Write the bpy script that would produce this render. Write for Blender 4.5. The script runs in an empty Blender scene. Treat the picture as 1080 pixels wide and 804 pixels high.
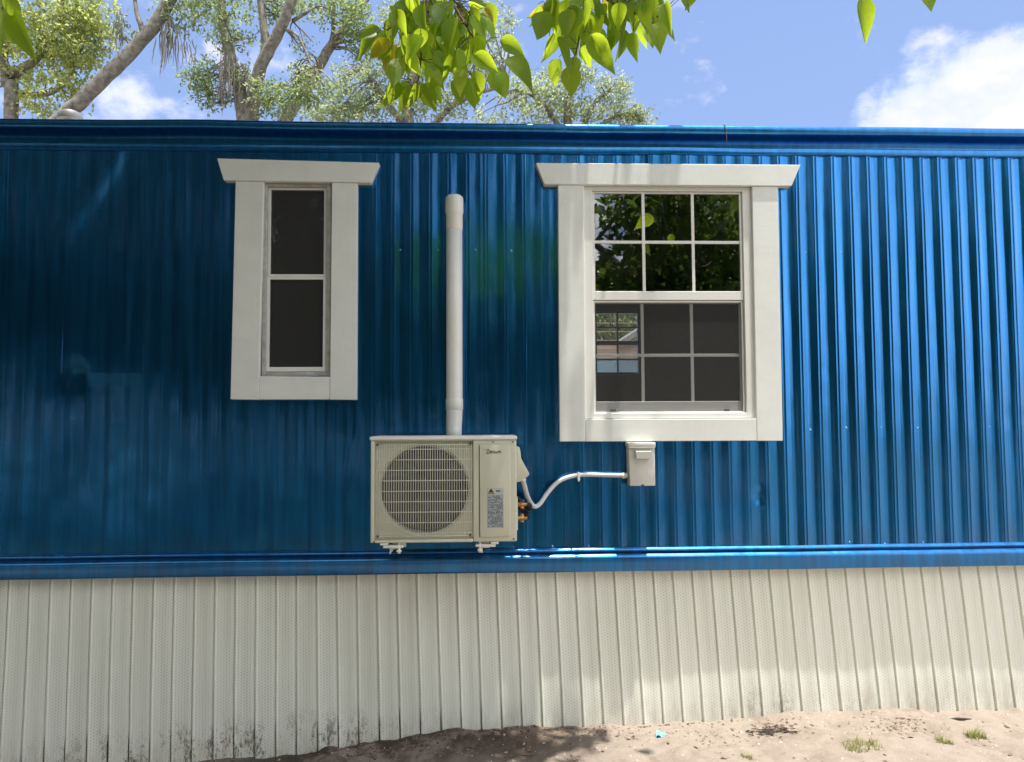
import bpy, bmesh, math, random
import numpy as np
from mathutils import Vector, Matrix

# ------------------------------------------------------------------ camera, world, sun, exposure
S = bpy.context.scene
COL = S.collection
CAM = np.array([0.0, -4.25, 1.75]); YAW, PITCH, ROLL = 0.04094901, 0.0525761, -0.00591142
def cam_basis():
    f = np.array([math.sin(YAW)*math.cos(PITCH), math.cos(YAW)*math.cos(PITCH), math.sin(PITCH)])
    r0 = np.array([math.cos(YAW), -math.sin(YAW), 0.0]); u0 = np.cross(r0, f)
    return r0*math.cos(ROLL)+u0*math.sin(ROLL), -r0*math.sin(ROLL)+u0*math.cos(ROLL), f
_r, _u, _f = cam_basis()
cd = bpy.data.cameras.new('camera'); cam = bpy.data.objects.new('camera', cd); COL.objects.link(cam)
cam.matrix_world = Matrix(((_r[0], _u[0], -_f[0], CAM[0]), (_r[1], _u[1], -_f[1], CAM[1]), (_r[2], _u[2], -_f[2], CAM[2]), (0, 0, 0, 1)))
cd.sensor_width = 36.0; cd.lens = 36.0*800/1080; cd.clip_start = 0.05; cd.clip_end = 3000
S.camera = cam
SUN_DIR = Vector((0.10, -0.095, 1.0)).normalized()
SUN_EL = math.asin(SUN_DIR.z); SUN_ROT = math.atan2(SUN_DIR.x, SUN_DIR.y)
sd = bpy.data.lights.new('sun', 'SUN'); sun = bpy.data.objects.new('sun', sd); COL.objects.link(sun)
sd.energy = 3.0; sd.angle = math.radians(0.5); sd.color = (1.0, 0.95, 0.87)
sun.rotation_euler = (-SUN_DIR).to_track_quat('-Z', 'Y').to_euler(); sun.location = (0, 0, 30)
S.view_settings.view_transform = 'Standard'; S.view_settings.look = 'None'
S.view_settings.exposure = 1.34; S.view_settings.gamma = 1.0; S.view_settings.use_curve_mapping = False
S.render.engine = 'CYCLES'
S.cycles.use_denoising = True; S.cycles.max_bounces = 8; S.cycles.transparent_max_bounces = 16
S.cycles.caustics_reflective = False; S.cycles.caustics_refractive = False
S.cycles.sample_clamp_indirect = 4.0

def at(px, py, Y):
    """point at depth Y seen at a pixel of the 1080 px photograph (used to take measurements)"""
    d = _f*800 + _r*(px-540) - _u*(py-402)
    t = (Y-CAM[1])/d[1]
    return CAM + d*t
def direction(px, py):
    d = _f*800 + _r*(px-540) - _u*(py-402)
    return d/np.linalg.norm(d)

# ------------------------------------------------------------------ node helpers
class NT:
    def __init__(s, tree): s.t = tree; s.n = tree.nodes; s.l = tree.links; s.n.clear()
    def add(s, typ, **kw):
        n = s.n.new(typ)
        for k, v in kw.items():
            if k == 'inp':
                for kk, vv in v.items():
                    if isinstance(vv, bpy.types.NodeSocket): s.l.new(vv, n.inputs[kk])
                    else: n.inputs[kk].default_value = vv
            else: setattr(n, k, v)
        return n
    def math(s, op, a, b=None, c=None, clamp=False):
        n = s.n.new('ShaderNodeMath'); n.operation = op; n.use_clamp = clamp
        for i, v in enumerate((a, b, c)):
            if v is None: continue
            if isinstance(v, bpy.types.NodeSocket): s.l.new(v, n.inputs[i])
            else: n.inputs[i].default_value = v
        return n.outputs[0]
    def mix(s, fac, a, b, blend='MIX'):
        n = s.n.new('ShaderNodeMix'); n.data_type = 'RGBA'; n.blend_type = blend
        for k, v in (('Factor', fac), ('A', a), ('B', b)):
            sock = [i for i in n.inputs if i.name == k and (i.type == 'RGBA' if k != 'Factor' else i.type == 'VALUE')][0]
            if isinstance(v, bpy.types.NodeSocket): s.l.new(v, sock)
            else: sock.default_value = (*v, 1) if (k != 'Factor' and len(v) == 3) else v
        return [o for o in n.outputs if o.type == 'RGBA'][0]
    def ramp(s, fac, stops):
        n = s.n.new('ShaderNodeValToRGB'); e = n.color_ramp.elements
        while len(e) < len(stops): e.new(0.5)
        for el, (p, c) in zip(e, stops):
            el.position = p; el.color = (c, c, c, 1) if not hasattr(c, '__len__') else (*c, 1)
        s.l.new(fac, n.inputs[0]); return n.outputs[0]
    def noise(s, vec, scale, detail=4, rough=0.55, dist=0.0):
        n = s.n.new('ShaderNodeTexNoise'); n.inputs['Scale'].default_value = scale; n.inputs['Detail'].default_value = detail
        n.inputs['Roughness'].default_value = rough; n.inputs['Distortion'].default_value = dist
        if vec is not None: s.l.new(vec, n.inputs['Vector'])
        return n.outputs['Fac']
    def mapping(s, vec, scale=(1, 1, 1), loc=(0, 0, 0)):
        n = s.n.new('ShaderNodeMapping'); n.inputs['Scale'].default_value = scale; n.inputs['Location'].default_value = loc
        s.l.new(vec, n.inputs['Vector']); return n.outputs[0]
    def sstep(s, v, a, b):
        n = s.n.new('ShaderNodeMapRange'); n.interpolation_type = 'SMOOTHSTEP'
        s.l.new(v, n.inputs['Value']); n.inputs['From Min'].default_value = a; n.inputs['From Max'].default_value = b
        return n.outputs[0]

# world: Nishita sky with cumulus at infinity
w = bpy.data.worlds.new('World'); S.world = w; w.use_nodes = True
N = NT(w.node_tree)
sky = N.add('ShaderNodeTexSky', sky_type='NISHITA', sun_disc=False, sun_elevation=SUN_EL, sun_rotation=SUN_ROT, air_density=1.0, dust_density=1.6, ozone_density=2.0)
geo = N.add('ShaderNodeTexCoord')
dirv = geo.outputs['Generated']
n1 = N.noise(dirv, 5.0, 9, 0.58, 0.25)
n2 = N.noise(N.mapping(dirv, (1, 1, 1.6), (3.1, 1.7, 0.4)), 15.0, 8, 0.6)
fb = N.math('ADD', N.math('ADD', N.math('MULTIPLY', n1, 0.85), N.math('MULTIPLY', n2, 0.62)), -0.235)
bias = None
for (px, py, rad, amp) in ((985, 118, 0.10, 0.42), (1060, 92, 0.085, 0.42), (925, 125, 0.05, 0.32), (1180, 110, 0.16, 0.3), (1010, 62, 0.035, 0.26), (128, 104, 0.06, 0.30), (345, 108, 0.05, 0.25), (300, 60, 0.14, 0.19), (60, 110, 0.14, 0.22), (180, 100, 0.10, 0.16)):
    d = direction(px, py)
    dn = N.add('ShaderNodeVectorMath', operation='DISTANCE', inp={0: dirv, 1: tuple(d)})
    m = N.math('MULTIPLY', N.sstep(dn.outputs['Value'], rad*1.25, rad*0.2), amp)
    bias = m if bias is None else N.math('MAXIMUM', bias, m)
sepd = N.add('ShaderNodeSeparateXYZ', inp={0: dirv})
back_fill = N.math('MULTIPLY', N.sstep(sepd.outputs[1], 0.05, -0.3), 0.30)     # unseen cloud added behind the camera as ambient fill
bias = N.math('MAXIMUM', bias, back_fill)
cf = N.sstep(N.math('ADD', fb, bias), 0.63, 0.84)
shade = N.sstep(N.math('ADD', N.math('MULTIPLY', fb, 0.9), N.math('MULTIPLY', bias, 0.25)), 0.38, 0.70)
skyc = N.mix(0.5, sky.outputs[0], (1.2, 2.2, 4.9))
skyc = N.mix(1.0, skyc, (0.98, 0.87, 0.81), 'MULTIPLY')
ccol = N.mix(shade, (2.9, 3.4, 4.9), (4.2, 4.1, 4.4))
south_fill = N.sstep(sepd.outputs[1], 0.05, -0.35)          # the added rear clouds are brightened to fill the shaded walls
ccol = N.mix(south_fill, ccol, N.mix(shade, (7.2, 7.4, 7.8), (11.0, 10.8, 10.6)))
bg = N.add('ShaderNodeBackground', inp={'Color': N.mix(cf, skyc, ccol), 'Strength': 0.1})
wo = N.add('ShaderNodeOutputWorld'); N.l.new(bg.outputs[0], wo.inputs[0])

# ------------------------------------------------------------------ materials
MATS = {}
def new_mat(name):
    m = bpy.data.materials.new(name); m.use_nodes = True; MATS[name] = m
    return m, NT(m.node_tree)
def finish(T, shader):
    o = T.add('ShaderNodeOutputMaterial'); T.l.new(shader, o.inputs['Surface'])
def pbr(T, col, rough=0.5, metal=0.0, spec=0.5, coat=0.0, normal=None, coat_rough=0.1, disp=None):
    b = T.add('ShaderNodeBsdfPrincipled')
    for k, v in (('Base Color', col), ('Roughness', rough), ('Metallic', metal), ('Specular IOR Level', spec), ('Coat Weight', coat), ('Coat Roughness', coat_rough)):
        if isinstance(v, bpy.types.NodeSocket): T.l.new(v, b.inputs[k])
        else: b.inputs[k].default_value = (*v, 1) if k == 'Base Color' else v
    if normal is not None: T.l.new(normal, b.inputs['Normal'])
    return b.outputs[0]
def bump(T, h, strength=0.3, dist=0.01):
    return T.add('ShaderNodeBump', inp={'Height': h, 'Strength': strength, 'Distance': dist}).outputs[0]
def objco(T): return T.add('ShaderNodeTexCoord').outputs['Object']
def simple(name, col, rough=0.5, metal=0.0, var=0.12, scale=14, bmp=0.05, spec=0.5, coat=0.0):
    m, T = new_mat(name); c = objco(T)
    n = T.noise(c, scale, 5, 0.6); n2 = T.noise(c, scale*9, 4, 0.6)
    cc = T.mix(T.ramp(n, [(0.3, 0), (0.7, 1)]), tuple(x*(1-var) for x in col), tuple(min(1, x*(1+var)) for x in col))
    rr = T.math('ADD', rough-0.06, T.math('MULTIPLY', n2, 0.12))
    finish(T, pbr(T, cc, rr, metal, spec, coat, bump(T, n2, bmp, 0.004)))
    return m
# blue painted metal siding
def blue(name, metal=0.95, rough=0.21, streak=True):
    m, T = new_mat(name); c = objco(T)
    st = T.noise(T.mapping(c, (26, 26, 0.9)), 1.0, 6, 0.6)
    cl = T.noise(c, 3.0, 6, 0.6, 0.4)
    fine = T.noise(c, 160, 3, 0.6)
    base = T.mix(T.ramp(st, [(0.3, 0), (0.72, 1)]), (0.007, 0.145, 0.39), (0.016, 0.23, 0.60))
    dust = T.math('MULTIPLY', T.sstep(T.add('ShaderNodeSeparateXYZ', inp={0: c}).outputs[2], 1.22, 1.03), T.ramp(T.noise(T.mapping(c, (9, 9, 2.0)), 1.0, 6, 0.7), [(0.42, 0), (0.72, 0.6)]))
    base = T.mix(dust, base, (0.05, 0.075, 0.13))
    spots = T.ramp(T.noise(c, 42, 5, 0.7), [(0.66, 0), (0.74, 1)])
    base = T.mix(T.math('MULTIPLY', spots, 0.25), base, (0.10, 0.22, 0.36))
    rr = T.math('ADD', T.math('ADD', rough-0.10, T.math('MULTIPLY', cl, 0.16)), T.math('MULTIPLY', st, 0.06))
    h = T.math('ADD', T.math('MULTIPLY', T.noise(T.mapping(c, (5, 5, 1.3)), 1.0, 3, 0.5), 1.0), T.math('MULTIPLY', fine, 0.015))
    finish(T, pbr(T, base, rr, metal, 0.5, 0.7, bump(T, h, 0.42, 0.012), 0.12))
    return m
blue('blue_siding'); blue('blue_trim', 0.84, 0.30)
def painted_wood(name, col):
    m, T = new_mat(name); c = objco(T)
    g1 = T.noise(T.mapping(c, (60, 60, 4)), 1.0, 5, 0.6); g2 = T.noise(T.mapping(c, (4, 60, 60)), 1.0, 5, 0.6); sm = T.noise(c, 6, 5, 0.65)
    cc = T.mix(T.ramp(sm, [(0.35, 0), (0.7, 1)]), col, tuple(x*0.91 for x in col))
    cc = T.mix(T.math('MULTIPLY', T.ramp(T.noise(c, 34, 6, 0.75), [(0.66, 0), (0.76, 1)]), 0.30), cc, (0.42, 0.40, 0.34))
    finish(T, pbr(T, cc, T.math('ADD', 0.38, T.math('MULTIPLY', sm, 0.2)), normal=bump(T, T.math('ADD', T.math('MULTIPLY', g1, 0.6), g2), 0.12, 0.004)))
painted_wood('white_trim', (0.79, 0.81, 0.765))
simple('vinyl_white', (0.76, 0.765, 0.72), 0.35, var=0.03, scale=8, bmp=0.03)
simple('old_aluminium', (0.50, 0.50, 0.46), 0.45, 0.35, var=0.25, scale=22, bmp=0.12)
simple('pvc_white', (0.78, 0.77, 0.72), 0.35, var=0.05, scale=7, bmp=0.04)
simple('ac_cream', (0.62, 0.62, 0.49), 0.42, var=0.05, scale=6, bmp=0.05)
simple('ac_white', (0.80, 0.80, 0.74), 0.4, var=0.04, scale=6, bmp=0.04)
simple('ac_grille', (0.64, 0.64, 0.53), 0.4, var=0.03, scale=6, bmp=0.02)
simple('fan_dark', (0.075, 0.075, 0.072), 0.55, var=0.2)
simple('coil_fins', (0.20, 0.20, 0.20), 0.45, 0.4, var=0.2, scale=60)
simple('brass', (0.55, 0.30, 0.12), 0.35, 0.9, var=0.25, scale=30)
simple('black_rubber', (0.015, 0.015, 0.016), 0.7)
simple('box_grey', (0.66, 0.655, 0.60), 0.45, 0.0, var=0.06, scale=9)
simple('conduit_grey', (0.62, 0.64, 0.66), 0.45, var=0.06)
simple('label_grey', (0.36, 0.40, 0.41), 0.4, var=0.06, scale=30)
simple('label_light', (0.50, 0.53, 0.50), 0.4, var=0.04)
simple('ink_dark', (0.03, 0.03, 0.025), 0.5)
simple('ink_yellow', (0.45, 0.40, 0.08), 0.5)
simple('steel_screw', (0.20, 0.36, 0.56), 0.3, 0.6)
simple('interior_wall', (0.13, 0.125, 0.12), 0.8)
simple('interior_dark', (0.05, 0.045, 0.04), 0.8)
simple('roof_metal', (0.42, 0.42, 0.41), 0.45, 0.3)
simple('bark_grey', (0.20, 0.185, 0.155), 0.9, var=0.6, scale=11, bmp=1.0)
simple('bark_dark', (0.17, 0.15, 0.13), 0.9, var=0.35, scale=9, bmp=0.9)
simple('moss', (0.27, 0.25, 0.22), 0.95, var=0.2)
simple('twig', (0.12, 0.085, 0.06), 0.9)
simple('dead_leaf', (0.20, 0.14, 0.09), 0.8, var=0.5, scale=40)
simple('stone', (0.46, 0.41, 0.36), 0.85, var=0.3, scale=60, bmp=0.4)
simple('dark_chip', (0.06, 0.045, 0.035), 0.9, var=0.4, scale=40)
simple('blue_plastic', (0.22, 0.55, 0.80), 0.4)
simple('tan_siding', (0.58, 0.45, 0.37), 0.7, var=0.06)
simple('pale_blue_siding', (0.25, 0.38, 0.52), 0.7, var=0.06)
simple('shingle_grey', (0.33, 0.33, 0.33), 0.9, var=0.2, scale=30)
simple('brown_wood', (0.16, 0.12, 0.075), 0.8, var=0.25, scale=12)

# off-white vinyl skirting with perforation and splash dirt
m, T = new_mat('skirting_vinyl'); c = objco(T)
sp = T.add('ShaderNodeSeparateXYZ', inp={0: c}); X, Z = sp.outputs[0], sp.outputs[2]
Xs = T.math('SUBTRACT', X, T.math('MULTIPLY', T.math('ADD', 0.030, T.math('MULTIPLY', X, 0.0185)), T.math('DIVIDE', T.math('SUBTRACT', 0.917, Z), 0.83)))
up = T.math('DIVIDE', T.math('ADD', Xs, 2.455+11.0), 0.110)                    # panel count; its fraction runs across one panel
fr = T.math('FRACT', up); pu = T.math('MULTIPLY', up, 7.0)
du = T.math('ABSOLUTE', T.math('SUBTRACT', T.math('FRACT', pu), 0.5))
odd = T.math('MULTIPLY', T.math('MODULO', T.math('FLOOR', pu), 2.0), 0.5)
dv = T.math('ABSOLUTE', T.math('SUBTRACT', T.math('FRACT', T.math('ADD', T.math('DIVIDE', Z, 0.0165), odd)), 0.5))
rad2 = T.math('ADD', T.math('MULTIPLY', du, du), T.math('MULTIPLY', dv, dv))
holes = T.math('MULTIPLY', T.sstep(rad2, 0.075, 0.03), T.math('MULTIPLY', T.math('GREATER_THAN', fr, 0.17), T.math('LESS_THAN', fr, 0.95)))
lowf = T.noise(T.mapping(c, (2.2, 2.2, 0.8)), 1.0, 4, 0.55)
perp = T.math('MULTIPLY', holes, T.ramp(lowf, [(0.28, 0.30), (0.62, 1.0)]))
colr = T.mix(T.ramp(T.noise(c, 1.6, 5, 0.6), [(0.3, 0), (0.7, 1)]), (0.79, 0.82, 0.715), (0.83, 0.85, 0.765))
pan = T.add('ShaderNodeTexWhiteNoise', noise_dimensions='1D', inp={'W': T.math('FLOOR', up)}).outputs['Value']
colr = T.mix(T.math('MULTIPLY', pan, 0.16), colr, (0.50, 0.49, 0.40))
run = T.math('MULTIPLY', T.ramp(T.noise(T.mapping(c, (28, 28, 1.1)), 1.0, 5, 0.7), [(0.50, 0), (0.78, 1)]), 0.30)
colr = T.mix(run, colr, (0.47, 0.45, 0.36))
colr = T.mix(T.math('MULTIPLY', perp, 0.36), colr, (0.26, 0.26, 0.21))
zg = T.math('ADD', Z, T.math('MULTIPLY', X, -0.05))          # height over the sloping soil, roughly
low = T.sstep(zg, 0.27, 0.0)
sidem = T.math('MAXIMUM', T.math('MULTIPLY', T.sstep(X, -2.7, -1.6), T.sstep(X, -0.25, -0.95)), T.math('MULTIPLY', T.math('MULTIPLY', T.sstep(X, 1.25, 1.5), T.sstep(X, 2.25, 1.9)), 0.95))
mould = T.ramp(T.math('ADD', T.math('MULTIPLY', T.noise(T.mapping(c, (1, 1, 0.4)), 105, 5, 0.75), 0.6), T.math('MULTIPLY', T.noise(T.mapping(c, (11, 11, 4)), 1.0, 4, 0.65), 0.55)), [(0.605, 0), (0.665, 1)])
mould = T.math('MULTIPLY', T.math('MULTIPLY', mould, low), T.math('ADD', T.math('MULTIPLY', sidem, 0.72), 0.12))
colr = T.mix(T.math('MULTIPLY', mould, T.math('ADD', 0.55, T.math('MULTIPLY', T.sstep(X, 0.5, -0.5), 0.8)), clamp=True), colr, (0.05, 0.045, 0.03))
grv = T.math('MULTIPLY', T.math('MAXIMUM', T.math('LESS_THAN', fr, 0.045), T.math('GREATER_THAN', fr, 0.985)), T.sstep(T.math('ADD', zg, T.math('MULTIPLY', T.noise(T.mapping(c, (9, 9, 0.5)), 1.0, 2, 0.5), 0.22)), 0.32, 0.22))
colr = T.mix(T.math('MULTIPLY', T.math('MULTIPLY', grv, T.sstep(X, 0.6, -0.3)), 0.93), colr, (0.02, 0.017, 0.012))  # the dark of open groove gaps, painted into the colour low down
splash = T.math('MULTIPLY', T.sstep(zg, 0.22, 0.02), T.ramp(T.noise(T.mapping(c, (22, 22, 7)), 1.0, 6, 0.7), [(0.36, 0), (0.74, 0.55)]))
colr = T.mix(splash, colr, (0.40, 0.33, 0.25))
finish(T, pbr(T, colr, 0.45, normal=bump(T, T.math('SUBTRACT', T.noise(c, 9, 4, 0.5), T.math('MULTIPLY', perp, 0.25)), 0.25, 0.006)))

# sandy soil
m, T = new_mat('soil'); c = objco(T)
sp = T.add('ShaderNodeSeparateXYZ', inp={0: c}); X, Y_ = sp.outputs[0], sp.outputs[1]
n0 = T.noise(c, 2.3, 6, 0.6, 0.3); n1 = T.noise(c, 13, 7, 0.65); n2 = T.noise(c, 120, 5, 0.7); n3 = T.noise(c, 420, 3, 0.6)
col = T.mix(T.ramp(n1, [(0.3, 0), (0.7, 1)]), (0.255, 0.208, 0.170), (0.375, 0.318, 0.270))
col = T.mix(T.ramp(n2, [(0.35, 0), (0.62, 1)]), col, (0.35, 0.297, 0.25))
col = T.mix(T.math('MULTIPLY', T.ramp(n3, [(0.6, 0), (0.72, 1)]), 0.5), col, (0.20, 0.15, 0.11))
humus_shade = T.math('MULTIPLY', T.math('MULTIPLY', T.sstep(X, 0.85, 0.15), T.sstep(X, -2.2, -0.8)), T.sstep(T.math('ADD', n0, T.math('MULTIPLY', n1, 0.5)), 0.55, 0.80))
humus_shade = T.math('MULTIPLY', humus_shade, T.sstep(Y_, -0.62, -0.12))
col = T.mix(humus_shade, col, (0.075, 0.055, 0.042))  # dark soil by the wall, with tree shade painted into its colour
col = T.mix(T.math('MULTIPLY', T.ramp(T.noise(c, 5.5, 6, 0.65, 0.5), [(0.48, 0), (0.66, 1)]), 0.5), col, (0.19, 0.148, 0.115))
spots = T.math('MULTIPLY', T.ramp(T.noise(c, 30, 6, 0.75), [(0.63, 0), (0.71, 1)]), 0.7)
col = T.mix(spots, col, (0.13, 0.095, 0.07))
grass_shade = T.math('MULTIPLY', T.math('MAXIMUM', T.sstep(Y_, -6.0, -12.0), T.sstep(Y_, 4.4, 6.0)), T.ramp(T.noise(c, 1.2, 6, 0.6), [(0.38, 0), (0.6, 1)]))
lawn_shade = T.math('MULTIPLY', T.math('MULTIPLY', T.sstep(Y_, -3.2, -4.6), T.sstep(T.math('ADD', X, T.math('MULTIPLY', T.math('SUBTRACT', n0, 0.5), 3.0)), 3.2, 1.8)), T.ramp(T.noise(c, 0.9, 5, 0.6), [(0.22, 0.9), (0.42, 1)]))  # left yard coloured dark as shaded ground, so the wall mirrors less light
grass_shade = T.math('MAXIMUM', T.math('MULTIPLY', grass_shade, 0.6), lawn_shade)
col = T.mix(grass_shade, col, T.mix(T.ramp(n1, [(0.35, 0), (0.65, 1)]), (0.016, 0.026, 0.010), (0.036, 0.05, 0.018)))
hh = T.math('ADD', T.math('MULTIPLY', n2, 0.5), T.math('ADD', T.math('MULTIPLY', n1, 0.8), T.math('MULTIPLY', n3, 0.12)))
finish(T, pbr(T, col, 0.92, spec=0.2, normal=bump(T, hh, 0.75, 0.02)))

# leaves
def leafmat(name, dark, light, trans, yellow=None, gloss=0.4, tfac=0.45, veins=False):
    m, T = new_mat(name)
    g = T.add('ShaderNodeNewGeometry'); rnd = g.outputs['Random Per Island']
    c = objco(T)
    k = T.math('ADD', T.math('MULTIPLY', rnd, 0.65), T.math('MULTIPLY', T.noise(c, 1.1, 3, 0.5), 0.5))
    col = T.mix(T.ramp(k, [(0.25, 0), (0.85, 1)]), dark, light)
    tc = T.mix(T.ramp(k, [(0.25, 0), (0.85, 1)]), tuple(x*0.72 for x in trans), trans)
    if yellow:
        f = T.ramp(rnd, [(0.955, 0), (0.965, 1)]); col = T.mix(f, col, yellow); tc = T.mix(f, tc, yellow)
    vein = T.noise(c, 90, 3, 0.6)
    if veins:
        au = T.math('ABSOLUTE', T.add('ShaderNodeAttribute', attribute_name='across').outputs['Fac']); al = T.add('ShaderNodeAttribute', attribute_name='along').outputs['Fac']
        mid = T.sstep(au, 0.09, 0.02)
        side = T.sstep(T.math('ABSOLUTE', T.math('SUBTRACT', T.math('FRACT', T.math('SUBTRACT', T.math('MULTIPLY', al, 6.5), T.math('MULTIPLY', au, 1.1))), 0.5)), 0.10, 0.02)
        vm = T.math('MAXIMUM', mid, T.math('MULTIPLY', side, 0.38))
        blot = T.ramp(T.noise(c, 38, 5, 0.7), [(0.3, 0.0), (0.7, 1.0)])
        col = T.mix(T.math('MULTIPLY', blot, 0.35), col, tuple(x*0.55 for x in dark)); tc = T.mix(T.math('MULTIPLY', blot, 0.3), tc, tuple(x*0.6 for x in trans))
        spot = T.math('MULTIPLY', T.ramp(T.noise(c, 75, 3, 0.6), [(0.70, 0), (0.74, 1)]), 0.7)
        col = T.mix(spot, col, (0.12, 0.07, 0.02)); tc = T.mix(spot, tc, (0.15, 0.08, 0.02))
        col = T.mix(T.math('MULTIPLY', vm, 0.40), col, (0.20, 0.30, 0.06)); tc = T.mix(T.math('MULTIPLY', vm, 0.35), tc, (0.25, 0.40, 0.05))
        vein = T.math('ADD', T.math('MULTIPLY', vein, 0.5), T.math('MULTIPLY', vm, -1.2))
    b = pbr(T, col, gloss, spec=0.45, normal=bump(T, vein, 0.15, 0.003))
    t = T.add('ShaderNodeBsdfTranslucent', inp={'Color': tc}).outputs[0]
    mx = T.add('ShaderNodeMixShader', inp={0: tfac, 1: b, 2: t}); finish(T, mx.outputs[0])
leafmat('leaf_near', (0.07, 0.155, 0.012), (0.15, 0.27, 0.02), (0.75, 0.95, 0.05), (0.70, 0.55, 0.05), 0.36, 0.72, True)
leafmat('leaf_canopy', (0.045, 0.095, 0.012), (0.08, 0.15, 0.02), (0.26, 0.42, 0.06), None, 0.45, 0.42)
leafmat('leaf_oak', (0.10, 0.14, 0.06), (0.22, 0.28, 0.13), (0.52, 0.65, 0.28), None, 0.38, 0.5)
leafmat('leaf_yellow', (0.17, 0.22, 0.065), (0.30, 0.36, 0.13), (0.80, 0.86, 0.28), None, 0.42, 0.5)
leafmat('leaf_pale', (0.15, 0.19, 0.10), (0.29, 0.34, 0.20), (0.62, 0.72, 0.38), None, 0.38, 0.5)
leafmat('leaf_yard', (0.04, 0.08, 0.012), (0.11, 0.18, 0.03), (0.24, 0.38, 0.05), None, 0.45, 0.4)
leafmat('leaf_dark', (0.02, 0.04, 0.010), (0.05, 0.08, 0.02), (0.08, 0.13, 0.02), None, 0.6, 0.25)
leafmat('grass_blade', (0.20, 0.21, 0.06), (0.36, 0.36, 0.13), (0.40, 0.45, 0.12), None, 0.5, 0.4)

# glass and insect screen
m, T = new_mat('glass')
fr = T.add('ShaderNodeFresnel', inp={'IOR': 2.1})
gl = T.add('ShaderNodeBsdfGlossy', inp={'Color': (1, 1, 1, 1), 'Roughness': 0.0})
tr = T.add('ShaderNodeBsdfTransparent', inp={'Color': (0.90, 0.93, 0.91, 1)})
mx = T.add('ShaderNodeMixShader', inp={0: fr.outputs[0], 1: tr.outputs[0], 2: gl.outputs[0]}); finish(T, mx.outputs[0])
m, T = new_mat('glass_dark')
fr = T.add('ShaderNodeFresnel', inp={'IOR': 1.35})
gl = T.add('ShaderNodeBsdfGlossy', inp={'Color': (1, 1, 1, 1), 'Roughness': 0.02})
tr = T.add('ShaderNodeBsdfTransparent', inp={'Color': (0.95, 0.96, 0.95, 1)})
mx = T.add('ShaderNodeMixShader', inp={0: fr.outputs[0], 1: tr.outputs[0], 2: gl.outputs[0]}); finish(T, mx.outputs[0])
m, T = new_mat('insect_screen')
df = T.add('ShaderNodeBsdfDiffuse', inp={'Color': (0.09, 0.09, 0.088, 1)})
tr = T.add('ShaderNodeBsdfTransparent')
mx = T.add('ShaderNodeMixShader', inp={0: 0.27, 1: tr.outputs[0], 2: df.outputs[0]}); finish(T, mx.outputs[0])

# ------------------------------------------------------------------ mesh helpers
def tag(o, label=None, cat=None, group=None, kind=None):
    if label: o['label'] = label
    if cat: o['category'] = cat
    if group: o['group'] = group
    if kind: o['kind'] = kind
    return o
def empty(name, loc=(0, 0, 0)):
    o = bpy.data.objects.new(name, None); COL.objects.link(o); o.location = loc; o.empty_display_size = 0.1
    return o
def origin(o):
    p = Vector((0, 0, 0))
    while o is not None: p += o.location; o = o.parent
    return p
def thing(name, label, cat, loc=(0, 0, 0), group=None): return tag(empty(name, loc), label, cat, group)

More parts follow.
